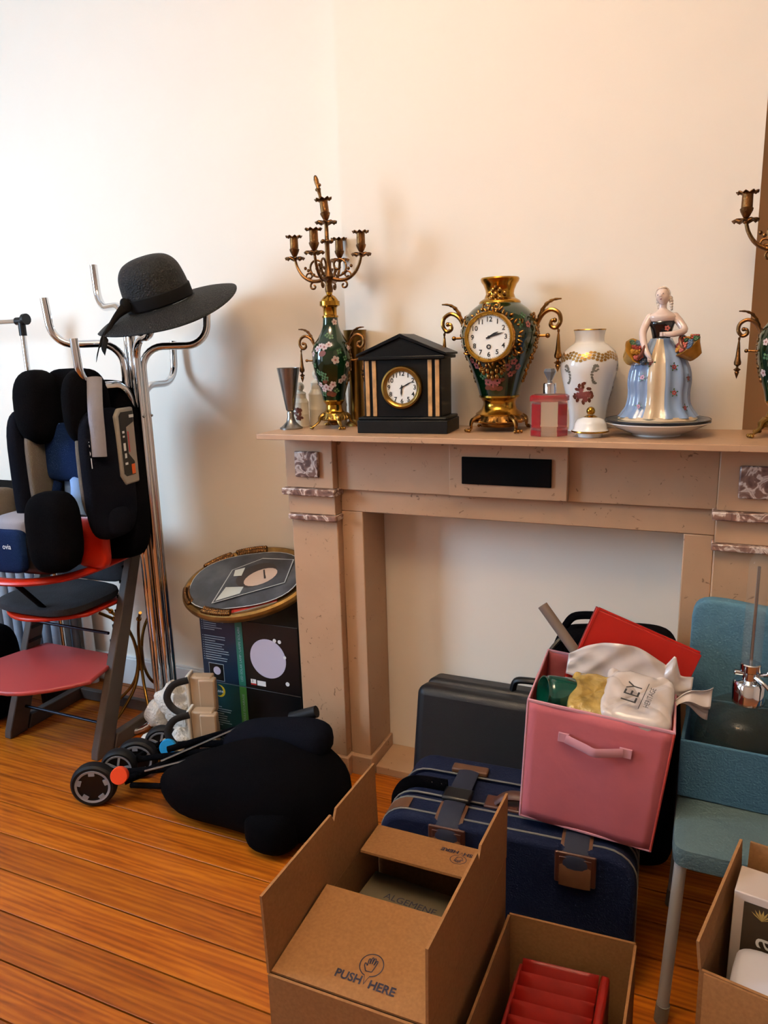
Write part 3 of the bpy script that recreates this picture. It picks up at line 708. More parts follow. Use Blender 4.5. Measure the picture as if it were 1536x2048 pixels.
# porcelain lady
mat('skin_glaze', '#d9c2b6', 0.14, coat=0.5)
mat('hair_glaze', '#c9b8a8', 0.2, coat=0.4)
mat('blue_glaze', '#7d93b5', 0.12, var=0.28, scale=16, coat=0.5, stretch=(1, 1, 0.15))
mat('cream_glaze', '#cdb697', 0.14, var=0.1, scale=16, coat=0.5)
mat('black_glaze', '#08080c', 0.12, coat=0.5)
mat('basket_glaze', '#a9792a', 0.25, var=0.25, scale=40, coat=0.3)
mat('petal_red', '#8d2d24', 0.3); mat('petal_yellow', '#b07a25', 0.3); mat('petal_pink', '#a9554a', 0.3); mat('petal_blue', '#42546e', 0.3); mat('leaf_green', '#2c4a26', 0.35)
fg = thing('porcelain_figurine', 'porcelain lady in a blue crinoline holding two flower baskets', 'figurine', (-0.122, 2.094, SZ+0.0292), math.radians(6))
bz = MB(); bz.lathe([(0.0, 0.0), (0.098, 0.0), (0.103, 0.005), (0.099, 0.010), (0.101, 0.014), (0.093, 0.022), (0.0, 0.024)], 44, mod=lambda t, z, r: 1+0.02*math.sin(7*t), flat=(1.0, 0.80)); bz.build('base', 'cream_glaze', fg)
def skmod(t, z, r):
    return 1 + 0.055*math.sin(13*t)*min(1, (0.235-z)/0.1) + 0.022*math.sin(7*t+1)
sp = smoothprof([(0.026, 0.222), (0.034, 0.208), (0.052, 0.185), (0.070, 0.150), (0.076, 0.115), (0.074, 0.080), (0.078, 0.050), (0.090, 0.030), (0.098, 0.020)][::-1], 4)
sk = MB().lathe(sp, 96, mod=skmod, flat=(1.0, 0.78)).build('skirt', 'blue_glaze', fg, label='blue glazed crinoline skirt')
# cream front panel: follows the skirt slightly proud of it
def frontpanel(u, v):
    z = 0.020+0.2*v; r = interp(sp, z); a = math.radians(270+(-17+34*u)*(1.0 if v < 0.8 else 1.0)) - 0.14
    q = r*skmod(a, z, r)*1.018
    return (q*math.cos(a), q*math.sin(a)*0.78, z)
MB().grid(frontpanel, 14, 22).build('skirt_panel', 'cream_glaze', sk, label='cream front panel of the skirt')
fl_ = MB(); fb = MB()
for az, z in ((296, 0.150), (297, 0.085), (236, 0.125), (330, 0.12), (320, 0.045), (232, 0.05), (250, 0.16)):
    a = math.radians(az); r = interp(sp, z)*1.045
    M = TR(r*math.cos(a), r*math.sin(a)*0.78, z) @ RZ(a+PI/2) @ RX(PI/2-0.15)
    petals(fl_, M, 0.0065, 5); 
    for i in range(5): dot(fb, M, 0.002, 6, 1.6, dx=0.009*math.cos(i*1.3+0.3), dy=0.009*math.sin(i*1.3+0.3), rot=i*1.3)
fl_.build('painted_flower', 'petal_red', sk); fb.build('painted_leaf', 'leaf_green', sk)
MB().lathe(smoothprof([(0.024, 0.212), (0.0225, 0.222), (0.026, 0.240), (0.031, 0.258), (0.030, 0.264), (0.028, 0.2655)], 4), 28, flat=(1.0, 0.74)).build('bodice', 'black_glaze', fg, label='black glazed bodice')
# upper body: torso, neck, head and arms as one continuous skin
def skinfig(name, verts, edges, radii, m, parent, root=0, sub=2):
    me = bpy.data.meshes.new(name); me.from_pydata(verts, edges, []); me.materials.append(MATS[m])
    o = bpy.data.objects.new(name, me); COL.objects.link(o); o.parent = parent
    o.modifiers.new('skin', 'SKIN').use_smooth_shade = True
    sv = me.skin_vertices[0].data if me.skin_vertices else None
    if sv is None:
        bpy.context.view_layer.objects.active = o
        me.skin_vertices.new() if hasattr(me.skin_vertices, 'new') else None
        sv = me.skin_vertices[0].data
    for i, r in enumerate(radii):
        sv[i].radius = r if isinstance(r, tuple) else (r, r); sv[i].use_root = (i == root)
    s = o.modifiers.new('sub', 'SUBSURF'); s.levels = sub; s.render_levels = sub
    return o
ub = MB()
ub.lathe(smoothprof([(0.027, 0.262), (0.034, 0.272), (0.033, 0.280), (0.020, 0.289), (0.0105, 0.296), (0.0095, 0.306), (0.011, 0.314)], 4), 28, flat=(1.0, 0.70))
def limb(mb, pts, rs, M=None):
    q = spline(pts, 6); n = len(q); R = []
    for i in range(n):
        t = i/(n-1)*(len(rs)-1); k = min(int(t), len(rs)-2); R.append(rs[k]+(rs[k+1]-rs[k])*(t-k))
    mb.tube(q, R, 12, M); mb.ball(tuple(q[0]), R[0]*0.99, M); mb.ball(tuple(q[-1]), R[-1]*0.99, M)
limb(ub, [(-0.030, 0, 0.276), (-0.041, -0.006, 0.255), (-0.047, -0.024, 0.232), (-0.040, -0.052, 0.196), (-0.030, -0.062, 0.178)], [0.0105, 0.0105, 0.0095, 0.008, 0.006])
limb(ub, [(0.030, 0, 0.276), (0.044, -0.006, 0.258), (0.052, -0.020, 0.240), (0.028, -0.036, 0.232), (0.008, -0.038, 0.232)], [0.0105, 0.0105, 0.0095, 0.008, 0.006])
for hx, hy, hz, dx, dz in ((-0.029, -0.063, 0.176, 0.1, -1), (0.006, -0.038, 0.232, -1, 0.0)):
    for k in range(4):
        o_ = (k-1.5)*0.0026
        ub.tube([(hx+(o_ if dz else 0), hy, hz+(0 if dz else o_)), (hx+dx*0.007+(o_ if dz else 0), hy-0.002, hz+dz*0.007+(0 if dz else o_)), (hx+dx*0.012+(o_ if dz else 0), hy+0.001, hz+dz*0.012+(0 if dz else o_))], [0.0019, 0.0017, 0.0012], 6)
    ub.tube([(hx, hy-0.003, hz), (hx+dx*0.004+0.003, hy-0.006, hz+dz*0.005+0.003)], [0.002, 0.0014], 6)
Mh = TR(-0.002, -0.002, 0.327) @ RZ(-0.35) @ RY(-0.22) @ RX(-0.16)
def headfn(x, y, z):
    if y < 0: x *= 1-0.18*max(0, -z/0.02)*0.9; y *= (1.0-0.12*max(0, -z/0.02))
    if abs(x) < 0.004 and y < -0.010 and -0.006 < z < 0.003: y -= 0.003
    return (x, y, z)
ub.sup((0, 0, 0), (0.033, 0.038, 0.044), 1, 1, Mh, 28, 20, headfn)
for s_ in (-1, 1): ub.sup((s_*0.0165, 0.003, -0.003), (0.004, 0.007, 0.010), 1, 1, Mh, 8, 6)
ub.build('upper_body', 'skin_glaze', fg, label='bare shoulders, arms and head of the lady')
hr = MB()
hr.sup((0, 0.004, 0.006), (0.037, 0.041, 0.040), 1, 1, Mh, 24, 14, lambda x, y, z: (x, y if (y > -0.006 or z > 0.010) else -0.004, z))
for i in range(5): hr.ball((0.016+0.001*math.sin(i), 0.008, -0.008-0.007*i), 0.0062-0.0006*i, Mh)
for i in range(3): hr.ball((-0.014, 0.006, -0.010-0.007*i), 0.006-0.0006*i, Mh)
hr.build('hair', 'hair_glaze', fg)
ey = MB()
for s_ in (-1, 1): ey.sup((s_*0.0062, -0.0175, 0.002), (0.0045, 0.002, 0.0022), 1, 1, Mh, 8, 6)
ey.build('eyes', 'dark_blue_paint', fg)
MB().sup((0, -0.0175, -0.0105), (0.006, 0.003, 0.0022), 1, 1, Mh, 8, 6).build('mouth', 'pink_paint', fg)
bd = MB(); petals(bd, TR(0.012, -0.0245, 0.247) @ RX(PI/2), 0.007); bd.build('bodice_flower', 'petal_pink', fg)
for bx, by, bzz, tilt, sgn in ((-0.062, -0.030, 0.185, -0.5, -1), (0.066, -0.020, 0.196, 0.85, 1)):
    bk = thing  # baskets are parts of the figurine
    M = TR(bx, by, bzz) @ RZ(-0.5 if sgn > 0 else 0.4) @ RY(tilt*sgn if sgn < 0 else -0.55) @ RX(0.9 if sgn < 0 else 0.5)
    b_ = MB().lathe([(0.0, -0.030), (0.018, -0.029), (0.031, -0.004), (0.038, 0.006), (0.040, 0.009), (0.034, 0.009), (0.0, 0.002)], 24, M, mod=lambda t, z, r: 1+0.03*math.sin(16*t)).build('basket', 'basket_glaze', fg)
    MB().tube(arc((0, 0, 0.004), 0.031, 10, 170, 14), 0.0042, 8, M @ RZ(PI/2)).build('basket_handle', 'rust_paint', b_)
    rnd = random.Random(4)
    cols = ['petal_red', 'petal_yellow', 'petal_pink', 'petal_blue', 'leaf_green']
    for ci, cn in enumerate(cols):
        q = MB()
        for j in range(6):
            a = 2*PI*(j*5+ci)/30*3.1; r = 0.006+0.031*((j*0.7+ci*0.3) % 1.7)/1.7
            c = (r*math.cos(a), r*math.sin(a), 0.010+0.016*(1-r/0.037))
            for k in range(6):
                aa = k*PI/3
                q.sup((c[0]+0.0042*math.cos(aa), c[1]+0.0042*math.sin(aa), c[2]), (0.0088, 0.0075, 0.0065), 1, 1, M, 7, 5)
            q.ball((c[0], c[1], c[2]+0.003), 0.0042, M, n=7)
        q.build('basket_flower', cn, b_)
# ------------------------------------------------------------------ coat stand
cs = thing('coat_stand', 'chrome tube coat stand with upturned hooks, holding the straw hat', 'coat stand', (-1.865, 2.075, 0))
ARMS = [(155, 1.775), (335, 1.66), (215, 1.645), (35, 1.630), (272, 1.505), (95, 1.495)]
RB, RT = 0.031, 0.0135
FOOT = {155: 0.145, 335: 0.16, 215: 0.15, 35: 0.185, 272: 0.33, 95: 0.25}
for az, zt in ARMS:
    R = 0.262 if az not in (95, 335) else (0.245 if az == 95 else 0.19)
    M = RZ(math.radians(az))
    zh = zt-0.155
    pts = [(RB, 0, 0.14)] + [(RB, 0, z) for z in (0.4, 0.8, 1.1)] + [(RB, 0, zh-0.13)]
    pts += arc((RB+0.075, 0, zh-0.075), 0.075, 180, 90, 7)
    pts += [(R-0.085, 0, zh)] + arc((R-0.075, 0, zh+0.075), 0.075, -90, -8, 7) + [(R+0.006, 0, zt)]
    MB().tube(pts, RT, 14, M).build('hook_arm', 'chrome', cs)
    ft = [(RB, 0, 0.139)] + arc((RB+0.11, 0, 0.125), 0.11, 180, 270, 8)[0:9]
    ft = [(p[0], 0, max(p[2], RT+0.001)) for p in ft] + [(FOOT[az], 0, RT+0.001)]
    MB().tube(ft, RT, 14, M).build('foot', 'chrome', cs)
MB().tube([(0, 0, 0.12), (0, 0, 1.60)], 0.016, 16).build('centre_pole', 'chrome', cs)
for az, zt in ARMS:
    MB().ball(((RB+RT+0.001)*math.cos(math.radians(az)), (RB+RT+0.001)*math.sin(math.radians(az)), 1.235), 0.005).build('rivet', 'steel', cs)
# ------------------------------------------------------------------ straw hat
def straw():
    m, nt, b = newmat('black_straw'); co = objco(nt)
    w = node(nt, 'ShaderNodeTexNoise'); w.inputs['Scale'].default_value = 190; w.inputs['Detail'].default_value = 3
    nt.links.new(co, w.inputs['Vector'])
    nt.links.new(ramp(nt, w.outputs['Fac'], [(0.40, lin('#020202')), (0.62, lin('#0d0a08')), (0.8, lin('#3a302a'))]), b.inputs['Base Color'])
    b.inputs['Roughness'].default_value = 0.6; b.inputs['Specular IOR Level'].default_value = 0.22; bumpto(nt, b, w.outputs['Fac'], 1.0, 0.006)
straw()
ht = thing('straw_hat', 'wide-brimmed black straw hat with a black ribbon hanging on the coat stand', 'hat', (-1.682, 2.03, 1.612), rot=(math.radians(17), math.radians(-13), math.radians(20)))
crown = smoothprof([(0.099, 0.0), (0.101, 0.03), (0.098, 0.075), (0.090, 0.112), (0.070, 0.138), (0.038, 0.150), (0.0, 0.152)], 5)
MB().lathe(crown, 44, flat=(1.08, 0.95), cap=False).build('crown', 'black_straw', ht, solid=0.003)
def brim(u, v):
    t = 2*PI*u; r = 0.099+0.125*v*(1+0.10*math.cos(t))
    return (1.08*r*math.cos(t), 0.97*r*math.sin(t), -0.002-0.030*v*v+0.016*v*math.sin(2*t+0.6)-0.012*v*v*(1 if math.cos(t) < 0 else 0.2)*abs(math.cos(t)))
MB().grid(brim, 64, 14, cu=True).build('brim', 'black_straw', ht, solid=0.003)
mat('ribbon', '#030304', 0.8, spec=0.15)
rb = MB().lathe([(0.1015, 0.004), (0.104, 0.006), (0.1045, 0.040), (0.102, 0.042)], 44, flat=(1.08, 0.95), cap=False).build('ribbon_band', 'ribbon', ht, solid=0.002)
tl = MB()
for k, (dx, dz) in enumerate(((0.0, 0.0), (0.018, 0.012))):
    pts = [(-0.085+dx, -0.075, 0.035), (-0.125+dx, -0.105, 0.012+dz), (-0.160+dx, -0.130, -0.018+dz), (-0.190+dx, -0.150, -0.045+dz), (-0.205+dx*2, -0.160, -0.072+dz)]
    q = spline(pts, 6); n = len(q)
    tl.grid(lambda u, v: (q[int(u*(n-1))].x + 0.012*(v-0.5)*2, q[int(u*(n-1))].y + 0.010*(v-0.5)*2, q[int(u*(n-1))].z + 0.020*(v-0.5)*2), n, 4)
tl.sup((-0.086, -0.078, 0.036), (0.03, 0.03, 0.045), 1, 1)
tl.build('ribbon_tail', 'ribbon', ht, solid=0.002)
# ------------------------------------------------------------------ garment rail
gr = thing('garment_rail', 'chrome garment rail with a black plastic corner at the left picture edge', 'clothes rail', (-2.523, 2.20, 0))
MB().tube([(0, 0, 0.06), (0, 0, 1.56)], 0.0105, 14).build('upright', 'chrome', gr)
MB().tube([(-1.0, 0.0, 0.06), (-1.0, 0.0, 1.56)], 0.0105, 14).build('upright', 'chrome', gr)
MB().tube([(-0.99, 0, 1.592), (-0.015, 0, 1.592)], 0.0095, 14).build('hanging_bar', 'chrome', gr)
for x in (0, -1.0):
    s_ = 1 if x == 0 else -1
    MB().tube([(x, 0, 1.535), (x, 0, 1.588)], 0.0145, 14).tube([(x-0.026*s_, 0, 1.592), (x+0.022*s_, 0, 1.592)], 0.0155, 14).tube([(x+0.016*s_, 0, 1.598), (x+0.030*s_, 0, 1.598)], 0.022, 14).build('corner_joint', 'black_plastic', gr)
    MB().bb(x-0.018, x+0.018, -0.14, 0.14, 0.0, 0.06).build('foot', 'black_plastic', gr, bevel=0.006)
# ------------------------------------------------------------------ column radiator with shelf, pipe
mat('radiator_enamel', '#8f9aa8', 0.4, var=0.08, scale=20)
rd = thing('radiator', 'pale enamelled column radiator behind the high chair', 'radiator', (-3.0, 2.25, 0))
for i in range(12):
    x = 0.44-0.058*i
    q = MB().tube([(x, -0.05, 0.12), (x, -0.05, 0.70)], 0.019, 10).tube([(x, 0.05, 0.12), (x, 0.05, 0.70)], 0.019, 10).box((x, 0, 0.70), (0.046, 0.14, 0.04)).box((x, 0, 0.12), (0.046, 0.14, 0.04)).box((x, -0.002, 0.41), (0.012, 0.05, 0.56))
    q.build('column', 'radiator_enamel', rd, bevel=0.006)
MB().bb(-0.16, -0.13, -0.03, 0.03, 0.0, 0.12).bb(0.33, 0.36, -0.03, 0.03, 0.0, 0.12).build('foot', 'radiator_enamel', rd)
s_ = MB().bb(-0.35, 0.455, -0.17, 0.10, 0.875, 0.905).build('wall_shelf', 'black_fabric', bevel=0.003); s_.location = (-3.0, 2.258, 0)
tag(s_, 'black narrow shelf board above the radiator behind the child car seat', 'shelf')
p_ = MB().tube([(0, 0, 0.0), (0, 0, 0.9)], 0.022, 14).build('heating_pipe', 'gloss_white'); p_.location = (-2.49, 2.31, 0); tag(p_, 'white vertical heating pipe beside the radiator', 'pipe')
bg_ = thing('dark_bag', 'black fabric bag on the floor at the left picture edge', 'bag', (-2.70, 1.90, 0))
MB().sup((0, 0, 0.19), (0.34, 0.30, 0.38), 0.4, 0.5, None, 28, 18, lambda x, y, z: (x*(1-0.25*(z+0.19)/0.38), y, z)).build('body', 'black_fabric', bg_)
MB().tube(spline([(-0.08, 0, 0.36), (-0.06, 0, 0.46), (0.06, 0, 0.46), (0.08, 0, 0.36)], 6), 0.010, 8).build('strap', 'black_fabric', bg_)
# ------------------------------------------------------------------ high chair
mat('grey_wood', '#433a35', 0.55, var=0.12, scale=12, stretch=(6, 1, 1))
mat('red_lacquer', '#bb2206', 0.35, var=0.04)
mat('dusty_red', '#9c3a38', 0.42)
mat('cushion_grey', '#222328', 0.9, bump=0.25, bscale=200, var=0.3, scale=14)
hc = thing('high_chair', 'grey wooden high chair with red plates and a padded seat', 'high chair', (-2.205, 1.95, 0))
HW = 0.222
for s_ in (-1, 1):
    x0 = s_*HW; M = TR(x0, 0, 0) @ RZ(PI/2) @ RX(PI/2)    # prism xy -> world (y, z), extruded along x
    leg = [(-0.155, 0.0), (-0.075, 0.0), (0.215, 0.812), (0.195, 0.825), (0.168, 0.815), (-0.150, 0.03)]
    MB().prism(leg, -0.017, 0.017, M).build('leg', 'grey_wood', hc, bevel=0.004)
    MB().prism([(-0.066, 0.0), (0.235, 0.0), (0.235, 0.045), (0.215, 0.055), (-0.045, 0.055)], -0.0165, 0.0165, M).build('runner', 'grey_wood', hc, bevel=0.004)
    for k in range(9):
        z = 0.30+0.052*k; y = -0.117+0.377*z
        MB().box((s_*(HW-0.0175), y, z), (0.004, 0.062, 0.012)).build('groove', 'black_plastic', hc)
mat('rod_metal', '#3b4250', 0.25, 1.0)
MB().tube([(-HW+0.017, 0.0, 0.437), (HW-0.017, 0.0, 0.437)], 0.006, 10).build('tie_rod', 'rod_metal', hc)
MB().tube([(-HW+0.017, -0.068, 0.100), (HW-0.017, -0.068, 0.100)], 0.006, 10).build('tie_rod', 'rod_metal', hc)
MB().bb(-HW+0.017, HW-0.017, 0.205, 0.228, 0.005, 0.05).build('crossbar', 'grey_wood', hc, bevel=0.003)
def plate(name, m, yf, yb, z, bulge, th, wide):
    pts = []
    n = 12
    for i in range(n+1):
        t = -1+2*i/n; pts.append((wide*t*(1.0), yf+bulge*(t*t)))
    pts += [(HW-0.019, yb-0.02), (HW-0.03, yb), (-HW+0.03, yb), (-HW+0.019, yb-0.02)]
    return MB().prism(pts, z-th/2, z+th/2).build(name, m, hc, bevel=0.006, seg=3)
plate('foot_plate', 'dusty_red', -0.335, 0.06, 0.315, 0.18, 0.016, 0.252)
plate('seat_plate', 'red_lacquer', -0.20, 0.14, 0.537, 0.12, 0.014, HW-0.02)
MB().sup((0, -0.02, 0.566), (0.40, 0.34, 0.045), 0.5, 0.6, None, 28, 12).build('seat_cushion', 'cushion_grey', hc)
MB().sup((0, 0.155, 0.68), (0.38, 0.04, 0.20), 0.5, 0.4, TR(0, 0, 0)).build('back_cushion', 'cushion_grey', hc)
for z, d in ((0.66, 0.03), (0.775, 0.07)):
    def bfn(u, v):
        x = (-1+2*u)*(HW-0.017); return (x, 0.115+d+0.045*(1-(x/HW)**2), z-0.038+0.076*v)
    MB().grid(bfn, 16, 2).build('backrest', 'grey_wood', hc, solid=0.014)
rail = spline([(-0.250, 0.165, 0.732), (-0.262, 0.02, 0.722), (-0.245, -0.16, 0.715), (-0.15, -0.262, 0.712), (0.0, -0.292, 0.712), (0.15, -0.262, 0.712), (0.245, -0.16, 0.715), (0.262, 0.02, 0.722), (0.250, 0.165, 0.732)], 6)
n = len(rail)
rl = MB()
for i in range(n-1):
    a, b = rail[i], rail[i+1]
rl.tube(rail, 0.020, 12, sq=(1.25, 0.6)); rl.build('rail', 'red_lacquer', hc)
MB().tube([(0.07, -0.262, 0.705), (0.075, -0.16, 0.578)], 0.016, 8, sq=(1.3, 0.4)).build('crotch_strap', 'black_fabric', hc)
MB().sup((0.272, -0.09, 0.822), (0.14, 0.04, 0.19), 0.4, 0.4, RZ(0.0)).build('baby_backrest', 'red_lacquer', hc)
# ------------------------------------------------------------------ child car seat
mat('seat_grey', '#5d554d', 0.9, bump=0.3, bscale=240, spec=0.15); mat('seat_light', '#85828a', 0.85, bump=0.2, bscale=240, spec=0.15); mat('piping_grey', '#9a9aa0', 0.6)
mat('seat_blue', '#081a3c', 0.85, bump=0.3, bscale=240, spec=0.1); mat('pad_blue', '#6f8fbf', 0.8); mat('plate_beige', '#958d83', 0.5); mat('orange_label', '#d85a12', 0.5); mat('white_print', '#dcdcdc', 0.6); mat('red_print', '#b03038', 0.6)
ct = thing('car_seat', 'black and navy child car seat with grey side padding, set on the high chair', 'car seat', (-1.995, 1.868, 0.730), math.radians(7)); ct.scale = (0.80, 0.90, 1.0)
MB().sup((0, 0.115, 0.33), (0.455, 0.14, 0.64), 0.35, 0.5, RX(-0.10), 30, 20, lambda x, y, z: (x*(1-0.10*(z/0.32)), y, z)).build('back_shell', 'black_fabric', ct)
MB().sup((-0.08, -0.02, 0.085), (0.22, 0.38, 0.17), 0.4, 0.4, None, 30, 14).build('seat_base', 'black_plastic', ct)
for s_ in (-1, 1):
    MB().sup((s_*0.195+(0.015 if s_ < 0 else 0), 0.01, 0.33), (0.085, 0.24, 0.44), 0.5, 0.6, RZ(-s_*0.12), 24, 16).build('side_wing', 'navy_fabric', ct)
    MB().sup((s_*0.150+(0.025 if s_ < 0 else 0), 0.0, 0.345), (0.055, 0.19, 0.36), 0.6, 0.7, RZ(-s_*0.12), 24, 16).build('side_padding', 'seat_grey', ct)
    MB().tube(spline([(s_*0.185, -0.095, 0.53), (s_*0.188, -0.112, 0.40), (s_*0.183, -0.115, 0.25), (s_*0.165, -0.10, 0.15)], 6), 0.0035, 6).build('piping', 'piping_grey', ct)
MB().sup((0, 0.065, 0.56), (0.26, 0.09, 0.24), 0.5, 0.6, None, 26, 16).build('headrest', 'black_fabric', ct)
for s_ in (-1, 1):
    MB().sup((s_*0.150+(0.045 if s_ < 0 else 0), -0.005, 0.555), (0.10 if s_ > 0 else 0.16, 0.20, 0.25), 0.75, 0.8, RZ(-s_*0.22), 24, 16).build('headrest_wing', 'black_fabric', ct)
MB().sup((0.0, -0.02, 0.40), (0.235, 0.075, 0.20), 0.45, 0.5, RX(-0.05), 24, 14, lambda x, y, z: (x*(1-0.9*z), y, z)).build('chest_pad', 'seat_blue', ct)
MB().sup((0.0, -0.03, 0.275), (0.095, 0.05, 0.16), 0.5, 0.5, RX(-0.15)).build('harness_pad', 'pad_blue', ct)
MB().tube(spline([(-0.05, -0.03, 0.30), (-0.06, -0.06, 0.23), (-0.08, -0.10, 0.16)], 5), 0.02, 8, sq=(1.2, 0.3)).build('harness_strap', 'seat_blue', ct)
MB().tube(spline([(0.05, -0.02, 0.31), (0.085, -0.06, 0.27), (0.10, -0.10, 0.20)], 5), 0.030, 8, sq=(1.2, 0.5)).build('harness_strap', 'pad_blue', ct)
# grey band over the right shoulder of the shell, and its buckle print
bandp = spline([(0.205, -0.045, 0.650), (0.228, -0.085, 0.56), (0.236, -0.098, 0.47), (0.236, -0.102, 0.40)], 6)
MB().tube(bandp, 0.030, 10, sq=(0.95, 0.32)).build('side_band', 'seat_light', ct)
MB().tube([tuple(Vector((-p.x+0.035, p.y+0.03, p.z-0.04))) for p in bandp], 0.030, 10, sq=(0.95, 0.32)).build('side_band', 'seat_light', ct)
w = MB(); Mw = TR(0.205, -0.122, 0.40) @ RX(PI/2)
w.box((0, -0.02, 0), (0.020, 0.034, 0.001), Mw); w.lathe([(0.006, 0), (0.009, 0), (0.009, 0.001), (0.006, 0.001)], 14, Mw @ TR(0, 0.012, 0), cap=False); w.text('ov', 0.026, Mw @ TR(0, 0.042, 0) @ RZ(PI/2))
w.build('strap_print', 'white_print', ct, smooth=False)
# beige side plate with black label on the right side
Ms = TR(0.232, 0.085, 0.42) @ RZ(PI/2+0.06) @ RX(PI/2)
sp_ = MB().prism([(-0.085, -0.10), (-0.06, -0.135), (0.03, -0.135), (0.03, 0.125), (-0.06, 0.125), (-0.085, 0.10)], -0.008, 0.012, Ms).build('side_plate', 'plate_beige', ct, bevel=0.006)
MB().prism([(-0.07, -0.095), (-0.055, -0.105), (0.005, -0.105), (0.005, -0.06), (-0.03, -0.03), (-0.03, 0.06), (0.022, 0.075), (0.022, 0.112), (-0.055, 0.112), (-0.07, 0.10)], 0.0122, 0.0135, Ms).build('label', 'black_plastic', sp_, smooth=False)
w = MB()
for k, (x, y, a, b) in enumerate(((-0.052, -0.005, 0.014, 0.026), (-0.05, -0.035, 0.012, 0.016), (-0.05, -0.062, 0.018, 0.008), (-0.052, 0.045, 0.014, 0.008), (-0.052, 0.03, 0.012, 0.006), (0.01, 0.095, 0.03, 0.01))):
    w.box((x, y, 0.0142), (a, b, 0.0008), Ms)
w.build('label_print', 'white_print', sp_, smooth=False)
MB().box((-0.008, -0.085, 0.0143), (0.022, 0.034, 0.001), Ms).build('orange_label', 'orange_label', sp_, smooth=False)
MB().box((-0.022, 0.01, 0.0142), (0.006, 0.07, 0.001), Ms).build('red_label', 'red_print', sp_, smooth=False)
# front: leg bolsters, seat front, logo tab
MB().sup((-0.005, -0.175, 0.157), (0.19, 0.15, 0.27), 0.6, 0.55, RZ(0.25), 26, 18).build('leg_bolster', 'black_fabric', ct)
MB().sup((-0.315, -0.140, 0.17), (0.13, 0.22, 0.22), 0.8, 0.6, RZ(-0.2), 26, 18).build('leg_bolster', 'seat_grey', ct)
MB().sup((-0.17, -0.115, 0.160), (0.22, 0.20, 0.09), 0.5, 0.6, None, 24, 12).build('seat_pad', 'seat_light', ct)
MB().sup((-0.165, -0.205, 0.095), (0.18, 0.06, 0.15), 0.4, 0.4, None, 24, 12).build('front_flap', 'seat_blue', ct)
w = MB().text('ovia', 0.026, TR(-0.145, -0.237, 0.115) @ RX(PI/2)); w.build('logo_print', 'white_print', ct, smooth=False)
MB().lathe([(0, 0), (0.020, 0), (0.020, 0.004), (0, 0.006)], 18, TR(-0.215, -0.238, 0.135) @ RX(PI/2)).build('harness_button', 'red_print', ct)
MB().sup((0.225, -0.02, 0.17), (0.05, 0.12, 0.10), 0.7, 0.7).build('arm_pad', 'navy_fabric', ct)
# ------------------------------------------------------------------ brass folding stand behind the high chair
bs = thing('brass_stand', 'brass tube stand with curved legs tied at the waist, behind the high chair', 'stand', (-2.065, 2.165, 0))
for k, az in enumerate((200, 320, 80, 260)):
    M = RZ(math.radians(az))
    pts = spline([(0.185 if k != 2 else 0.14, 0, 0.006), (0.12, 0, 0.045), (0.045, 0, 0.12), (0.014, 0, 0.20), (0.013, 0, 0.28), (0.035, 0, 0.36), (0.09, 0, 0.43), (0.16 if k != 2 else 0.13, 0, 0.485)], 6)
    MB().tube(pts, 0.0062, 10, M).build('leg', 'brass', bs)
    if k != 2:
        MB().ball((0.10, 0, 0.441), 0.0105, M).build('joint', 'bright_gold', bs)
MB().tube([(0, 0, 0.19), (0, 0, 0.29)], 0.016, 10).build('waist_clamp', 'old_brass', bs)
# ------------------------------------------------------------------ lamp cartons
mat('box_black', '#050506', 0.35); mat('box_blue', '#0b2038', 0.4); mat('box_teal', '#0c3138', 0.4); mat('band_teal', '#1f6a5c', 0.4); mat('band_green', '#3c7a3c', 0.4); mat('globe_print', '#b9b3c6', 0.5); mat('print_grey', '#8fa0ac', 0.6); mat('moon_yellow', '#c8a516', 0.5); mat('red_badge', '#b02020', 0.5)
def carton(z0, label, main, band, words, top):
    t = thing('lamp_carton', label, 'box', (-1.4565, 2.20, z0), 0, 'stacked cartons of garden lamps beside the fireplace')
    MB().bb(-0.206, 0.206, -0.14, 0.14, 0.0, 0.256).build('carton', 'box_black', t, bevel=0.002)
    Mf_ = TR(0, -0.1405, 0) @ RX(PI/2)
    MB().box((-0.126, 0.128, 0.0004), (0.159, 0.252, 0.0008), Mf_).build('side_print', main, t, smooth=False)
    MB().box((-0.0365, 0.128, 0.0006), (0.030, 0.252, 0.0010), Mf_).build('colour_band', band, t, smooth=False)
    # left face of the carton carries the same colour
    MB().box((-0.2064, 0, 0.128), (0.0006, 0.276, 0.252)).build('end_print', main, t, smooth=False)
    MB().text(words, 0.0135, Mf_ @ TR(-0.0365, 0.125, 0.0014) @ RZ(PI/2)).build('band_lettering', 'print_grey', t, smooth=False)
    ln = MB(); rnd = random.Random(int(z0*100)+1)
    rows = ([0.238, 0.230, 0.222, 0.214, 0.206] + [0.180-0.0092*i for i in range(11)]) if top else ([0.158-0.0092*i for i in range(9)] + [0.060-0.0092*i for i in range(6)])
    for y in rows:
        L = 0.045+0.06*rnd.random()
        ln.box((-0.190+L/2, y, 0.0014), (L, 0.0026, 0.0006), Mf_); ln.box((-0.196, y, 0.0014), (0.003, 0.003, 0.0006), Mf_)
    ln.text('Multilingual', 0.011, Mf_ @ TR(-0.150, 0.192 if top else 0.170, 0.0014)) if False else None
    ln.build('small_print', 'print_grey', t, smooth=False)
    return t, Mf_
c1, Mf1 = carton(0.0005, 'lower black carton with teal panel and a yellow crescent logo', 'box_teal', 'band_green', 'LAMP / LAMPE BOULE ECLAIRAGE', False)
MB().lathe([(0.0, 0), (0.024, 0), (0.024, 0.0006), (0, 0.0006)], 28, Mf1 @ TR(-0.140, 0.222, 0.001)).build('logo_moon', 'moon_yellow', c1, smooth=False)
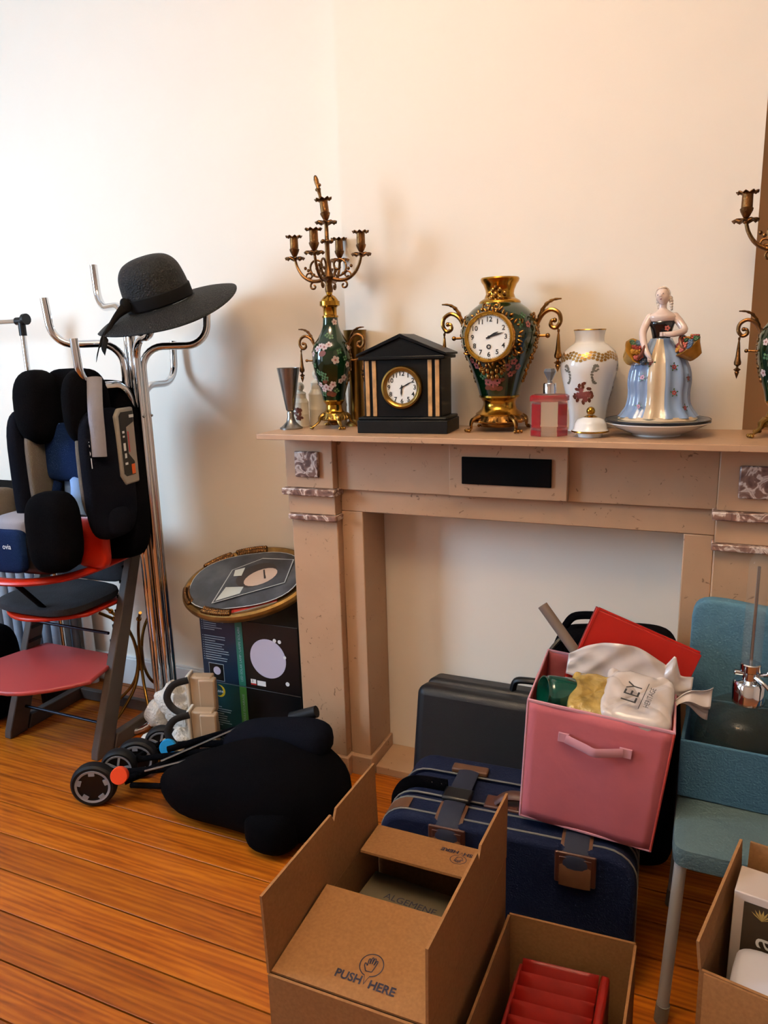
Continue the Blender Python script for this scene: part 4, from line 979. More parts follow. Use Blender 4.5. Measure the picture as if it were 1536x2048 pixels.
MB().lathe([(0.0, 0), (0.0215, 0), (0.0215, 0.0006), (0, 0.0006)], 28, Mf1 @ TR(-0.147, 0.224, 0.0016)).build('logo_shade', 'box_teal', c1, smooth=False)
MB().text('LightZone', 0.017, Mf1 @ TR(-0.158, 0.222, 0.0024)).build('logo_lettering', 'white_print', c1, smooth=False)
c2, Mf2 = carton(0.2572, 'upper black carton with blue panel and a large white globe picture', 'box_blue', 'band_teal', 'LED SOLAR LAMP / LAMPE SOLAIRE', True)
MB().lathe([(0.0, 0), (0.074, 0), (0.074, 0.0006), (0, 0.0006)], 48, Mf2 @ TR(0.080, 0.125, 0.0004)).build('globe_picture', 'globe_print', c2, smooth=False)
MB().box((-0.147, 0.040, 0.0012), (0.066, 0.068, 0.0006), Mf2).build('inset_border', 'print_grey', c2, smooth=False)
MB().box((-0.147, 0.040, 0.0017), (0.062, 0.064, 0.0006), Mf2).build('inset_picture', 'box_black', c2, smooth=False)
MB().lathe([(0.0, 0), (0.016, 0), (0.016, 0.0006), (0, 0.0006)], 28, Mf2 @ TR(-0.144, 0.046, 0.0021)).build('inset_globe', 'globe_print', c2, smooth=False)
w = MB().box((0.012, 0.028, 0.0008), (0.022, 0.017, 0.0006), Mf2).box((0.046, 0.025, 0.0008), (0.036, 0.019, 0.0006), Mf2)
for (x, y, r) in ((0.112, 0.198, 0.007), (0.132, 0.196, 0.007), (0.150, 0.140, 0.006), (0.155, 0.04, 0.008)):
    w.lathe([(0.0, 0), (r, 0), (r, 0.0006), (0, 0.0006)], 14, Mf2 @ TR(x, y, 0.0006))
w.build('badge', 'white_print', c2, smooth=False)
MB().text('3', 0.017, Mf2 @ TR(0.008, 0.029, 0.0014)).build('badge_lettering', 'box_black', c2, smooth=False)
MB().box((0.012, 0.0175, 0.0008), (0.022, 0.006, 0.0008), Mf2).build('badge_stripe', 'red_badge', c2, smooth=False)
# ------------------------------------------------------------------ oval gilt frame with photographs
TILT = math.radians(24)
of_ = thing('gilded_picture', 'oval gilded picture frame lying tilted on the lamp cartons', 'picture frame', (-1.508, 2.165, 0.612), rot=(TILT, math.radians(-7), math.radians(14)))
EA, EB = 0.250, 0.190
prof = [(-0.052, 0.0), (-0.052, 0.006), (-0.044, 0.012), (-0.036, 0.010), (-0.024, 0.018), (-0.010, 0.024), (0.0, 0.020), (0.004, 0.008), (0.0, -0.006), (-0.02, -0.01), (-0.05, -0.004)]
def ring(u, v):
    t = 2*PI*u; k = v*(len(prof)-1); i = min(int(k), len(prof)-2); f = k-i
    w = prof[i][0]+(prof[i+1][0]-prof[i][0])*f; z = prof[i][1]+(prof[i+1][1]-prof[i][1])*f
    return ((EA+w)*math.cos(t), (EB+w)*math.sin(t), z)
MB().grid(ring, 72, 31, cu=True).build('moulding', 'gilt_wood', of_)
for c_ in (200, 250, 95, 130):
    q = MB()
    for i in range(14):
        a = math.radians(c_-14+2.1*i)
        q.sup(((EA-0.026)*math.cos(a), (EB-0.026)*math.sin(a), 0.020), (0.016, 0.030, 0.026), 1, 1, None, 8, 6)
        q.ball(((EA-0.012)*math.cos(a+0.02), (EB-0.012)*math.sin(a+0.02), 0.026), 0.009, n=7)
    q.build('carved_leaf', 'old_brass', of_, kind='stuff')
mat('frame_back', '#1a120c', 0.9)
MB().lathe([(0.0, -0.006), (1.0, -0.006), (1.0, -0.002), (0.0, -0.002)], 48, Matrix.Diagonal((EA-0.04, EB-0.04, 1, 1))).build('backing', 'frame_back', of_)
def photomat(name, seed, a, b_, c_):
    m, nt, b = newmat(name); co = objco(nt)
    n = node(nt, 'ShaderNodeTexNoise'); n.inputs['Scale'].default_value = 9; n.inputs['Detail'].default_value = 4
    nt.links.new(co, n.inputs['Vector']); nt.links.new(ramp(nt, n.outputs['Fac'], [(0.4, lin(a)), (0.52, lin(b_)), (0.72, lin(c_))]), b.inputs['Base Color']); b.inputs['Roughness'].default_value = 0.3
photomat('photo_dark', 1, '#1b1d24', '#30333b', '#4b4e55'); photomat('photo_light', 2, '#2b2a2c', '#b9b4ac', '#8d8880')
mat('photo_edge', '#b7bcc0', 0.5); mat('photo_face', '#c5b0a4', 0.4); mat('photo_hair', '#2c221e', 0.4); mat('photo_shirt', '#c9d2d2', 0.4); mat('red_paper', '#a32a1c', 0.6)
FM = parent_matrix(of_)
def onframe(dx, dy, dz, rz=0.0, rx=0.0): return FM @ TR(dx, dy, dz) @ RZ(rz) @ RX(rx)
def placed(name, label, cat, M):
    t = thing(name, label, cat, M.to_translation(), rot=M.to_euler()); return t
bk = placed('red_booklet', 'thin red booklet under the old photographs in the oval frame', 'booklet', onframe(0.03, -0.095, 0.012, 0.25))
MB().bb(-0.10, 0.10, -0.055, 0.055, -0.006, 0.006).build('cover', 'red_paper', bk, bevel=0.001); MB().bb(-0.098, 0.098, -0.0565, -0.0552, -0.004, 0.004).build('pages', 'photo_edge', bk, smooth=False)
ph = placed('oval_photograph', 'large dark oval photograph lying in the gilded frame', 'photograph', onframe(-0.005, -0.005, 0.030, 0.03, 0.02))
op = [(0.215*math.copysign(abs(math.cos(2*PI*i/40))**0.8, math.cos(2*PI*i/40)), 0.145*math.copysign(abs(math.sin(2*PI*i/40))**0.8, math.sin(2*PI*i/40))) for i in range(40)]
MB().prism(op, -0.0015, 0.0, I4).build('card', 'photo_edge', ph, smooth=False)
MB().prism([(x*0.985, y*0.98) for x, y in op], 0.0001, 0.0006).build('picture', 'photo_dark', ph, smooth=False)
p2_ = placed('portrait_photograph', 'black-and-white portrait photograph on top of the oval photograph', 'photograph', onframe(0.02, 0.0, 0.036, 0.28, 0.03))
MB().prism([(-0.15, -0.085), (0.12, -0.085), (0.165, 0.03), (0.05, 0.088), (-0.07, 0.07)], -0.001, 0.0).build('card', 'photo_edge', p2_, smooth=False)
MB().prism([(-0.143, -0.082), (0.118, -0.082), (0.160, 0.029), (0.048, 0.084), (-0.067, 0.067)], 0.0001, 0.0006).build('picture', 'photo_dark', p2_, smooth=False)
def disc(mb, c, a, b_, z, rot=0): mb.add([(c[0]+a*math.cos(t)*math.cos(rot)-b_*math.sin(t)*math.sin(rot), c[1]+a*math.cos(t)*math.sin(rot)+b_*math.sin(t)*math.cos(rot), z) for t in [2*PI*i/20 for i in range(20)]], [tuple(range(20))])
q = MB(); disc(q, (0.02, 0.0), 0.078, 0.060, 0.0010, 0.15); q.build('print_hair', 'photo_hair', p2_, smooth=False)
q = MB(); disc(q, (0.035, -0.018), 0.064, 0.040, 0.0014, 0.15); q.build('print_face', 'photo_face', p2_, smooth=False)
q = MB(); q.prism([(-0.135, -0.078), (-0.045, -0.075), (-0.03, -0.045), (-0.095, -0.02)], 0.0008, 0.0012); q.prism([(-0.065, 0.03), (-0.035, 0.02), (-0.02, 0.06), (-0.058, 0.062)], 0.0008, 0.0012); q.build('print_collar', 'photo_shirt', p2_, smooth=False)
q = MB(); q.box((0.05, -0.008, 0.0017), (0.006, 0.05, 0.0004)); q.box((0.052, -0.026, 0.0017), (0.004, 0.016, 0.0004)); q.build('print_glasses', 'photo_hair', p2_, smooth=False)
# ------------------------------------------------------------------ fleece and beige elastic blocks by the cartons
mat('fleece', '#cbc1b5', 0.95, var=0.2, scale=18, bump=0.9, bscale=90); mat('beige_board', '#a48a6e', 0.55); mat('cream_edge', '#d3c8b8', 0.5); mat('elastic', '#0a0a0c', 0.7)
fz = thing('white_fleece', 'crumpled off-white fleece lying in front of the coat stand', 'fleece', (-1.72, 1.985, 0))
rf = random.Random(11)
def lump(x, y, z):
    k = 1+0.13*math.sin(33*x+19*z)+0.12*math.sin(31*y+27*z+1)+0.08*math.sin(75*x+54*y+40*z)+0.05*math.sin(140*x-90*z)
    return (x*k, y*k, z*k)
MB().sup((-0.01, 0.02, 0.125), (0.23, 0.15, 0.25), 0.8, 0.8, None, 40, 26, lump).build('upper_fold', 'fleece', fz)
MB().sup((0.06, -0.085, 0.065), (0.28, 0.13, 0.125), 0.8, 0.8, None, 40, 22, lump).build('lower_fold', 'fleece', fz)
MB().sup((-0.10, -0.02, 0.13), (0.09, 0.09, 0.10), 0.8, 0.8, None, 24, 16, lump).build('corner', 'fleece', fz)
for k, (x, y, z, lab) in enumerate(((-1.632, 1.955, 0.262, 'upper beige board with a black elastic loop on the fleece'), (-1.590, 1.895, 0.165, 'lower beige board with a black elastic loop and round peg'))):
    t = thing('elastic_board', lab, 'board', (x, y, z), math.radians(18), 'beige boards with black elastic loops')
    MB().bb(-0.005, 0.075, -0.022, 0.022, -0.065, 0.065).bb(0.03, 0.09, -0.034, -0.0, -0.065, 0.06).build('block', 'beige_board', t, bevel=0.006)
    MB().bb(-0.016, -0.005, -0.03, 0.026, -0.062, 0.072).build('edge_strip', 'cream_edge', t, bevel=0.003)
    MB().tube(spline([(-0.005, -0.03, 0.058), (-0.055, -0.045, 0.045), (-0.08, -0.05, 0.0), (-0.06, -0.048, -0.045), (-0.01, -0.046, -0.066), (0.04, -0.040, -0.060)], 6), 0.013, 8, sq=(0.25, 1.0)).build('elastic_loop', 'elastic', t)
    (MB().ball((0.045, -0.045, -0.060), 0.017, n=14).build('peg', 'cream_edge', t) if k == 1 else MB().tube([(0.03, -0.045, -0.095), (0.03, -0.045, -0.045)], 0.017, 12).build('sleeve', 'pad_dark', t)) if k == 1 or 'pad_dark' in MATS else None
# ------------------------------------------------------------------ folded pushchair
mat('wheel_grey', '#7e8088', 0.45); mat('pedal_orange', '#e2461c', 0.45); mat('pedal_blue', '#0f86c4', 0.45)
sr = thing('folded_pushchair', 'folded black pushchair lying on the floor with its wheels to the left', 'pushchair', (-1.35, 1.72, 0))
def wheel(cx, cy, cz, r, axis_rz, tilt=0.0, big=True):
    M = TR(cx, cy, cz) @ RZ(axis_rz) @ RX(PI/2+tilt)    # lathe axis -> -Y then rotated
    Ml = TR(1.35, -1.72, 0) @ M
    w = MB().lathe([(r*0.60, -0.018), (r*0.88, -0.020), (r*0.97, -0.014), (r, 0.0), (r*0.97, 0.014), (r*0.88, 0.020), (r*0.60, 0.018)], 44, Ml, cap=False).build('wheel', 'black_rubber', sr)
    MB().lathe([(0.0, 0.016), (r*0.66, 0.016), (r*0.66, -0.016), (0.0, -0.016)], 36, Ml).build('wheel_disc', 'black_plastic', w)
    rim = MB().lathe([(r*0.66, 0.017), (r*0.76, 0.0185), (r*0.76, 0.0215), (r*0.66, 0.020)], 44, Ml, cap=False)
    if big:
        for k in range(5):
            rim.box((r*0.60, 0, 0.0185), (r*0.18, r*0.26, 0.004), Ml @ RZ(2*PI*k/5+0.3))
    else:
        for k in range(5): rim.box((r*0.35, 0, 0.0180), (r*0.66, r*0.12, 0.004), Ml @ RZ(2*PI*k/5+0.1))
    rim.build('wheel_rim', 'wheel_grey', w)
    return w
WA = math.radians(28)
wheel(-1.775, 1.595, 0.076, 0.075, WA, 0.0, True)
wheel(-1.745, 1.680, 0.100, 0.060, WA, 0.0, False)
wheel(-1.755, 1.775, 0.073, 0.072, WA, 0.0, True)
wheel(-1.715, 1.860, 0.098, 0.060, WA, 0.0, False)
def L_(x, y, z): return (x+1.35, y-1.72, z)
for nm, m_, c_ in (('brake_pedal', 'pedal_orange', (-1.665, 1.60, 0.128)), ('brake_pedal', 'pedal_blue', (-1.645, 1.81, 0.118))):
    MB().lathe([(0.0, -0.012), (0.026, -0.012), (0.028, -0.008), (0.028, 0.008), (0.026, 0.012), (0.0, 0.012)], 24, TR(*L_(*c_)) @ RZ(0.5) @ RX(PI/2-0.3)).build(nm, m_, sr)
for a, b_, r in (((-1.76, 1.60, 0.076), (-1.74, 1.78, 0.073), 0.010), ((-1.73, 1.69, 0.10), (-1.71, 1.86, 0.098), 0.010), ((-1.72, 1.66, 0.09), (-1.42, 1.72, 0.15), 0.012), ((-1.70, 1.84, 0.10), (-1.40, 1.85, 0.16), 0.012), ((-1.70, 1.72, 0.11), (-1.42, 1.78, 0.17), 0.010), ((-1.66, 1.64, 0.07), (-1.45, 1.66, 0.10), 0.010), ((-1.68, 1.63, 0.085), (-1.55, 1.80, 0.12), 0.013), ((-1.62, 1.78, 0.13), (-1.36, 1.93, 0.20), 0.011)):
    MB().tube([L_(*a), L_(*b_)], r, 10).build('frame_tube', 'black_fabric', sr)
MB().tube([L_(-1.62, 1.665, 0.115), L_(-1.46, 1.72, 0.165)], 0.004, 8).tube([L_(-1.58, 1.70, 0.14), L_(-1.38, 1.87, 0.215)], 0.004, 8).build('frame_rod', 'steel', sr)
def loft(mb, secs, n=28, e=0.7):
    """secs: (centre, half-width vector dir angle, half width, half height)"""
    def pw(x, p): return math.copysign(abs(x)**p, x)
    vs = []
    for (c, a, hw, hh) in secs:
        for i in range(n):
            t = 2*PI*i/n; u = hw*pw(math.cos(t), e); w = hh*pw(math.sin(t), e)
            vs.append((c[0]+u*math.cos(a), c[1]+u*math.sin(a), c[2]+w))
    m = len(secs); fs = []
    for j in range(m-1):
        for i in range(n):
            k = (i+1) % n; fs.append((j*n+i, j*n+k, (j+1)*n+k, (j+1)*n+i))
    fs.append(tuple(range(n-1, -1, -1))); fs.append(tuple((m-1)*n+i for i in range(n)))
    mb.add(vs, fs)
sec = [(L_(-1.57, 1.71, 0.085), PI/2, 0.05, 0.03), (L_(-1.52, 1.705, 0.085), PI/2, 0.075, 0.06), (L_(-1.45, 1.70, 0.095), PI/2, 0.11, 0.085), (L_(-1.36, 1.73, 0.105), PI/2, 0.15, 0.100), (L_(-1.27, 1.75, 0.120), PI/2, 0.17, 0.118), (L_(-1.18, 1.76, 0.125), PI/2, 0.19, 0.124), (L_(-1.10, 1.76, 0.115), PI/2, 0.19, 0.114), (L_(-1.03, 1.77, 0.095), PI/2, 0.17, 0.094), (L_(-0.985, 1.78, 0.075), PI/2, 0.13, 0.07), (L_(-0.965, 1.79, 0.06), PI/2, 0.08, 0.04)]
q = MB(); loft(q, sec); q.build('seat_fabric', 'black_fabric', sr, sub=1)
MB().sup(L_(-1.24, 1.875, 0.185), (0.40, 0.15, 0.15), 0.7, 0.6, None, 26, 16, lambda x, y, z: (x, y, z+0.20*x)).build('hood', 'navy_fabric', sr)
MB().sup(L_(-1.105, 1.655, 0.075), (0.17, 0.22, 0.15), 0.7, 0.7, None, 24, 14).build('footmuff', 'black_fabric', sr)
MB().tube([L_(-1.22, 1.94, 0.24), L_(-1.13, 1.955, 0.275)], [0.022, 0.020], 12).build('handle_grip', 'black_rubber', sr)
# ------------------------------------------------------------------ cardboard moving boxes
def cardboard():
    m, nt, b = newmat('cardboard'); co = objco(nt)
    n = node(nt, 'ShaderNodeTexNoise'); n.inputs['Scale'].default_value = 160; n.inputs['Detail'].default_value = 4; nt.links.new(co, n.inputs['Vector'])
    nt.links.new(ramp(nt, n.outputs['Fac'], [(0.3, lin('#815935')), (0.5, lin('#865e39')), (0.72, lin('#8c633d'))]), b.inputs['Base Color'])
    b.inputs['Roughness'].default_value = 0.85; b.inputs['Specular IOR Level'].default_value = 0.2
cardboard()
mat('ink', '#14122a', 0.7)
TH = 0.005
def sheet(name, pts, parent, th=TH, m='cardboard', label=None):
    """flat polygon panel (world points) with thickness"""
    P = [Vector(p) for p in pts]; nrm = (P[1]-P[0]).cross(P[-1]-P[0]).normalized()*th/2
    n = len(P); vs = [tuple(p-nrm) for p in P]+[tuple(p+nrm) for p in P]
    fs = [tuple(range(n-1, -1, -1)), tuple(range(n, 2*n))]+[(i, (i+1) % n, n+(i+1) % n, n+i) for i in range(n)]
    return MB().add(vs, fs).build(name, m, parent, world=True, smooth=False, label=label)
def lerp(a, b, t): return Vector(a).lerp(Vector(b), t)
B1 = 0.385
FL, FR, BR_, BL = Vector((-0.645, 0.900, 0)), Vector((-0.350, 0.902, 0)), Vector((-0.336, 1.345, 0)), Vector((-0.634, 1.345, 0))
UP = Vector((0, 0, 1))
b1 = thing('moving_box', 'open cardboard moving box with PUSH HERE print, in the foreground', 'box', (-0.54, 1.14, 0), 0, 'open cardboard moving boxes')
e = 0.0045
sheet('front_panel', [FL, FR, FR+UP*B1, FL+UP*B1], b1); sheet('back_panel', [BL, BR_, BR_+UP*B1, BL+UP*B1], b1)
il, ir = Vector((e, 0, 0)), Vector((-e, 0, 0))
sheet('side_panel', [FL+Vector((0, e, 0)), BL-Vector((0, e, 0)), BL-Vector((0, e, 0))+UP*B1, FL+Vector((0, e, 0))+UP*B1], b1)
sheet('side_panel', [FR+Vector((0, e, 0)), BR_-Vector((0, e, 0)), BR_-Vector((0, e, 0))+UP*B1, FR+Vector((0, e, 0))+UP*B1], b1)
sheet('bottom_panel', [FL+UP*0.004+Vector((e, e, 0)), FR+UP*0.004+Vector((-e, e, 0)), BR_+UP*0.004+Vector((-e, -e, 0)), BL+UP*0.004+Vector((e, -e, 0))], b1)
# long flaps standing up, with a notch half way
def flap(a, b, lean, hgt, name='side_flap'):
    a = a+UP*(B1+0.001); b = b+UP*(B1+0.001); u = UP*hgt + lean
    pts = [a, b, b+u, lerp(a, b, 0.60)+u, lerp(a, b, 0.57)+u*0.86, lerp(a, b, 0.55)+u*0.995, a+u]
    return sheet(name, pts, b1)
flap(FL, BL, Vector((-0.004, 0, 0)), 0.155); flap(FR, BR_, Vector((0.002, 0, 0)), 0.152)
f1 = sheet('end_flap', [FL+UP*(B1+0.002)+Vector((0.004, 0.004, 0)), FR+UP*(B1+0.002)+Vector((-0.004, 0.004, 0)), FR+UP*(B1+0.030)+Vector((-0.008, 0.200, 0)), FL+UP*(B1+0.030)+Vector((0.012, 0.200, 0))], b1)
f2 = sheet('end_flap', [BL+UP*(B1+0.002)+Vector((0.004, -0.003, 0)), BR_+UP*(B1+0.002)+Vector((-0.004, -0.003, 0)), BR_+UP*(B1+0.020)+Vector((-0.006, -0.118, 0)), BL+UP*(B1+0.020)+Vector((0.014, -0.118, 0))], b1)
def push_print(mb, M, s=1.0):
    mb.text('PUSH', 0.021*s, M @ TR(-0.030*s, -0.010*s, 0), bold=0.0006*s); mb.text('HERE', 0.021*s, M @ TR(0.033*s, -0.012*s, 0), bold=0.0006*s)
    R0 = 0.022*s; c = (0.0, 0.022*s)
    n = 40; out = []; inn = []
    for i in range(n+1):
        a = -PI/2+0.22 + (2*PI-0.44)*i/n
        out.append((c[0]+R0*math.cos(a), c[1]+R0*math.sin(a), 0)); inn.append((c[0]+R0*0.92*math.cos(a), c[1]+R0*0.92*math.sin(a), 0))
    mb.add(out+inn, [(i, i+1, n+2+i, n+1+i) for i in range(n)], M)
    tip = (0, -0.016*s, 0); tin = (0, -0.0125*s, 0)
    mb.add([out[0], tip, tin, inn[0]], [(0, 1, 2, 3)], M); mb.add([out[-1], tip, tin, inn[-1]], [(3, 2, 1, 0)], M)
    # hand outline: palm and fingers drawn as thin strips
    def line(pts, w=0.0009*s, closed=False):
        q = [Vector((p[0]*s+c[0], p[1]*s+c[1], 0)) for p in pts]
        for a, b in zip(q, q[1:]+([q[0]] if closed else [])):
            d = (b-a).normalized(); nn = Vector((-d.y, d.x, 0))*w
            mb.add([a-nn, b-nn, b+nn, a+nn], [(0, 1, 2, 3)], M)
    line([(-0.006, -0.013), (-0.012, -0.004), (-0.0125, 0.001), (-0.0105, 0.001), (-0.007, -0.003), (-0.0085, 0.009), (-0.007, 0.011), (-0.0055, 0.009), (-0.004, 0.001), (-0.004, 0.013), (-0.0025, 0.0145), (-0.001, 0.013), (-0.0005, 0.002), (0.001, 0.013), (0.0025, 0.014), (0.004, 0.012), (0.0035, 0.001), (0.006, 0.010), (0.0075, 0.0105), (0.0085, 0.009), (0.007, -0.003), (0.005, -0.012)], closed=True)
def frame_on(a, b, c_):
    x = (Vector(b)-Vector(a)).normalized(); n = x.cross(Vector(c_)-Vector(a)).normalized(); y = n.cross(x)
    return x, y, n
def print_at(obj_parent, o, x, y, n, name, fn, m='ink', off=0.0031):
    M = Matrix(((x.x, y.x, n.x, o.x+n.x*off), (x.y, y.y, n.y, o.y+n.y*off), (x.z, y.z, n.z, o.z+n.z*off), (0, 0, 0, 1)))
    Mi = parent_matrix(obj_parent).inverted()
    q = MB(); fn(q, Mi @ M); return q.build(name, m, obj_parent, smooth=False)
A, Bp, Cp = FL+UP*(B1+0.002), FR+UP*(B1+0.002), FL+UP*(B1+0.030)+Vector((0.012, 0.200, 0))
x_, y_, n_ = frame_on(A, Bp, Cp)
print_at(b1, A+x_*0.168+y_*0.048, x_, y_, n_, 'push_here_print', lambda q, M: push_print(q, M, 1.0))
x2, y2, n2 = frame_on(BR_+UP*(B1+0.002), BL+UP*(B1+0.002), BR_+UP*(B1+0.020)+Vector((-0.006, -0.118, 0)))
print_at(b1, BR_+UP*(B1+0.002)+x2*0.085+y2*0.045, x2, y2, n2, 'push_here_print', lambda q, M: push_print(q, M, 0.8))
# book inside
mat('book_olive', '#4d4330', 0.7, var=0.1, scale=30)
bo = thing('old_book', 'olive hardback book titled ALGEMENE lying in the front box', 'book', (-0.507, 1.200, 0.262), math.radians(-4))
MB().bb(-0.118, 0.118, -0.088, 0.088, 0.040, 0.044).bb(-0.118, 0.118, -0.088, 0.088, 0.0, 0.004).bb(-0.118, 0.118, 0.084, 0.088, 0.004, 0.040).build('cover', 'book_olive', bo, bevel=0.001)
MB().bb(-0.114, 0.114, -0.084, 0.0835, 0.0045, 0.0395).build('pages', 'photo_edge', bo, smooth=False)
MB().text('ALGEMENE', 0.024, TR(-0.005, 0.028, 0.0446)).build('title', 'ink', bo, smooth=False)
bx_ = thing('packed_book', 'thick dark book at the bottom of the front cardboard box', 'book', (-0.49, 1.125, 0.008), 0)
MB().bb(-0.130, 0.130, -0.16, 0.17, 0.006, 0.084).build('pages', 'photo_edge', bx_); MB().bb(-0.135, 0.133, -0.163, 0.173, 0.0, 0.0055).bb(-0.135, 0.133, -0.163, 0.173, 0.0845, 0.09).build('cover', 'slate', bx_, bevel=0.001)
bx2 = thing('packed_book', 'brown book lying between the dark book and the ALGEMENE book', 'book', (-0.50, 1.13, 0.0985), 0)
MB().bb(-0.120, 0.120, -0.14, 0.15, 0.006, 0.155).build('pages', 'photo_edge', bx2); MB().bb(-0.124, 0.122, -0.143, 0.153, 0.0, 0.0055).bb(-0.124, 0.122, -0.143, 0.153, 0.1555, 0.161).build('cover', 'book_olive', bx2, bevel=0.001)
# second box with the red ribbed file
B2 = 0.285
q0, q1, q2, q3 = Vector((-0.322, 0.93, 0)), Vector((-0.070, 0.93, 0)), Vector((-0.066, 1.318, 0)), Vector((-0.316, 1.305, 0))
b2 = thing('moving_box', 'cardboard box with flaps folded away, holding the red ribbed file', 'box', (-0.19, 1.12, 0), 0, 'open cardboard moving boxes')
for nm, a, b_ in (('front_panel', q0, q1), ('back_panel', q3, q2)):
    sheet(nm, [a, b_, b_+UP*B2, a+UP*B2], b2)
for a, b_ in ((q0, q3), (q1, q2)):
    a = a+Vector((0, e, 0)); b_ = b_-Vector((0, e, 0)); sheet('side_panel', [a, b_, b_+UP*B2, a+UP*B2], b2)
sheet('bottom_panel', [q0+UP*0.004+Vector((e, e, 0)), q1+UP*0.004+Vector((-e, e, 0)), q2+UP*0.004+Vector((-e, -e, 0)), q3+UP*0.004+Vector((e, -e, 0))], b2)
mat('red_file', '#7a0f05', 0.5, var=0.15, scale=30)
rf_ = thing('accordion_file', 'red ribbed accordion file standing in the second cardboard box', 'file', (-0.195, 1.14, 0.10), 0)
def rib(u, v):
    s_ = u*9; k = abs((s_ % 1)-0.5)*2
    return (-0.082+0.150*v, 0.125-0.285*u, 0.100+0.024*k+0.012*v-0.03*u)
MB().grid(rib, 73, 6).build('ribbed_sheet', 'red_file', rf_, solid=0.003, smooth=True, angle=60)
MB().bb(0.070, 0.088, -0.165, 0.135, -0.09, 0.132).build('side_board', 'red_file', rf_, bevel=0.006)
MB().bb(-0.092, -0.083, -0.165, 0.135, -0.09, 0.10).bb(-0.083, 0.070, -0.16, 0.13, -0.0905, 0.085).build('body', 'red_file', rf_, bevel=0.003)
# third box at the right edge
b3 = thing('moving_box', 'cardboard box at the lower right corner holding white packages', 'box', (0.20, 1.26, 0), 0, 'open cardboard moving boxes')
B3 = 0.415
r0, r1, r2, r3 = Vector((0.046, 1.155, 0)), Vector((0.345, 1.095, 0)), Vector((0.415, 1.345, 0)), Vector((0.114, 1.403, 0))
for nm, a, b_ in (('front_panel', r0, r1), ('back_panel', r3, r2)):
    sheet(nm, [a, b_, b_+UP*B3, a+UP*B3], b3)
for a, b_ in ((r0, r3), (r1, r2)):
    d = (b_-a).normalized()*e; sheet('side_panel', [a+d, b_-d, b_-d+UP*B3, a+d+UP*B3], b3)
d = (r3-r0).normalized()
sheet('side_flap', [r0+UP*(B3+0.001)-d*0.004, r3+UP*(B3+0.001)-d*0.002, r3+UP*(B3+0.095)-d*0.002+Vector((-0.004, 0, 0)), r0+UP*(B3+0.055)-d*0.004+Vector((-0.006, 0, 0))], b3)
sheet('back_flap', [r3+UP*(B3+0.001)+Vector((0.01, 0, 0)), r2+UP*(B3+0.001), r2+UP*(B3+0.09)+Vector((0, 0.004, 0)), r3+UP*(B3+0.09)+Vector((0.012, 0.004, 0))], b3)
sheet('front_flap', [r0+UP*(B3-0.002)+Vector((0.006, -0.0055, 0)), r1+UP*(B3-0.002)+Vector((0, -0.0055, 0)), r1+UP*(B3-0.135)+Vector((0, -0.030, 0)), r0+UP*(B3-0.125)+Vector((0.006, -0.030, 0))], b3)
sheet('bottom_panel', [r0+UP*0.004+Vector((e, e, 0)), r1+UP*0.004+Vector((-e, e, 0)), r2+UP*0.004+Vector((-e, -e, 0)), r3+UP*0.004+Vector((e, -e, 0))], b3)
mat('pale_card', '#b9a99e', 0.7); mat('brown_label', '#2e2114', 0.6); mat('label_gold', '#a58c4c', 0.5); mat('white_plastic', '#b9b6bd', 0.35)
wb = thing('white_package', 'white carton with a brown leafy label in the lower right box', 'carton', (0.186, 1.270, 0.12), math.radians(-10), rot=(math.radians(-4), 0, math.radians(-10)))
MB().bb(-0.09, 0.13, -0.03, 0.055, 0.0, 0.365).build('carton', 'pale_card', wb, bevel=0.002)
Mw = TR(-0.018, -0.0305, 0.288) @ RX(PI/2)
MB().box((-0.005, 0.0, 0.0004), (0.10, 0.125, 0.0006), Mw).build('label_panel', 'brown_label', wb, smooth=False)
MB().text('ma', 0.058, Mw @ TR(-0.022, -0.028, 0.001) @ RZ(PI/2)).build('label_lettering', 'white_print', wb, smooth=False)
q = MB()
for k in range(7):
    a = 0.5+0.33*k; q.add([(0, 0, 0.001), (0.013*math.cos(a)-0.002, 0.013*math.sin(a), 0.001), (0.022*math.cos(a), 0.022*math.sin(a), 0.001), (0.013*math.cos(a)+0.002, 0.013*math.sin(a), 0.001)], [(0, 1, 2, 3)], Mw @ TR(-0.025, 0.035, 0))
q.build('label_leaf', 'label_gold', wb, smooth=False)
wt = thing('white_tray', 'rounded white plastic tray lying across the lower right box', 'tray', (0.222, 1.178, 0.380), math.radians(-12))
MB().sup((0, 0, 0), (0.255, 0.10, 0.055), 0.35, 0.35, RX(0.25), 30, 14).build('tray_shell', 'white_plastic', wt)

# ------------------------------------------------------------------ blue soft suitcase
mat('suitcase_blue', '#030c26', 0.85, bump=0.3, bscale=260, spec=0.2); mat('leather_brown', '#3a190b', 0.5, var=0.2, scale=20); mat('leather_tan', '#4f301a', 0.55, var=0.15, scale=25); mat('strap_navy', '#060d22', 0.8); mat('seam_grey', '#5d5a55', 0.6)
su = thing('blue_suitcase', 'blue soft suitcase with brown leather tabs standing behind the front box', 'suitcase', (-0.385, 1.60, 0), math.radians(3))
SW, SD, SH = 0.60, 0.29, 0.352
def rounded(x0, x1, z0, z1, r, n=6):
    pts = []
    for cx, cz, a0 in ((x1-r, z0+r, -90), (x1-r, z1-r, 0), (x0+r, z1-r, 90), (x0+r, z0+r, 180)):
        for i in range(n+1):
            a = math.radians(a0+90*i/n); pts.append((cx+r*math.cos(a), cz+r*math.sin(a)))
    return pts
Ms_ = RX(PI/2)
def slab(y0, y1, grow=0.0): return MB().prism(rounded(-SW/2-grow, SW/2+grow, -min(grow, 0.0)-0.0 if grow > 0 else 0.0, SH+grow, 0.07), -y1, -y0, Ms_)
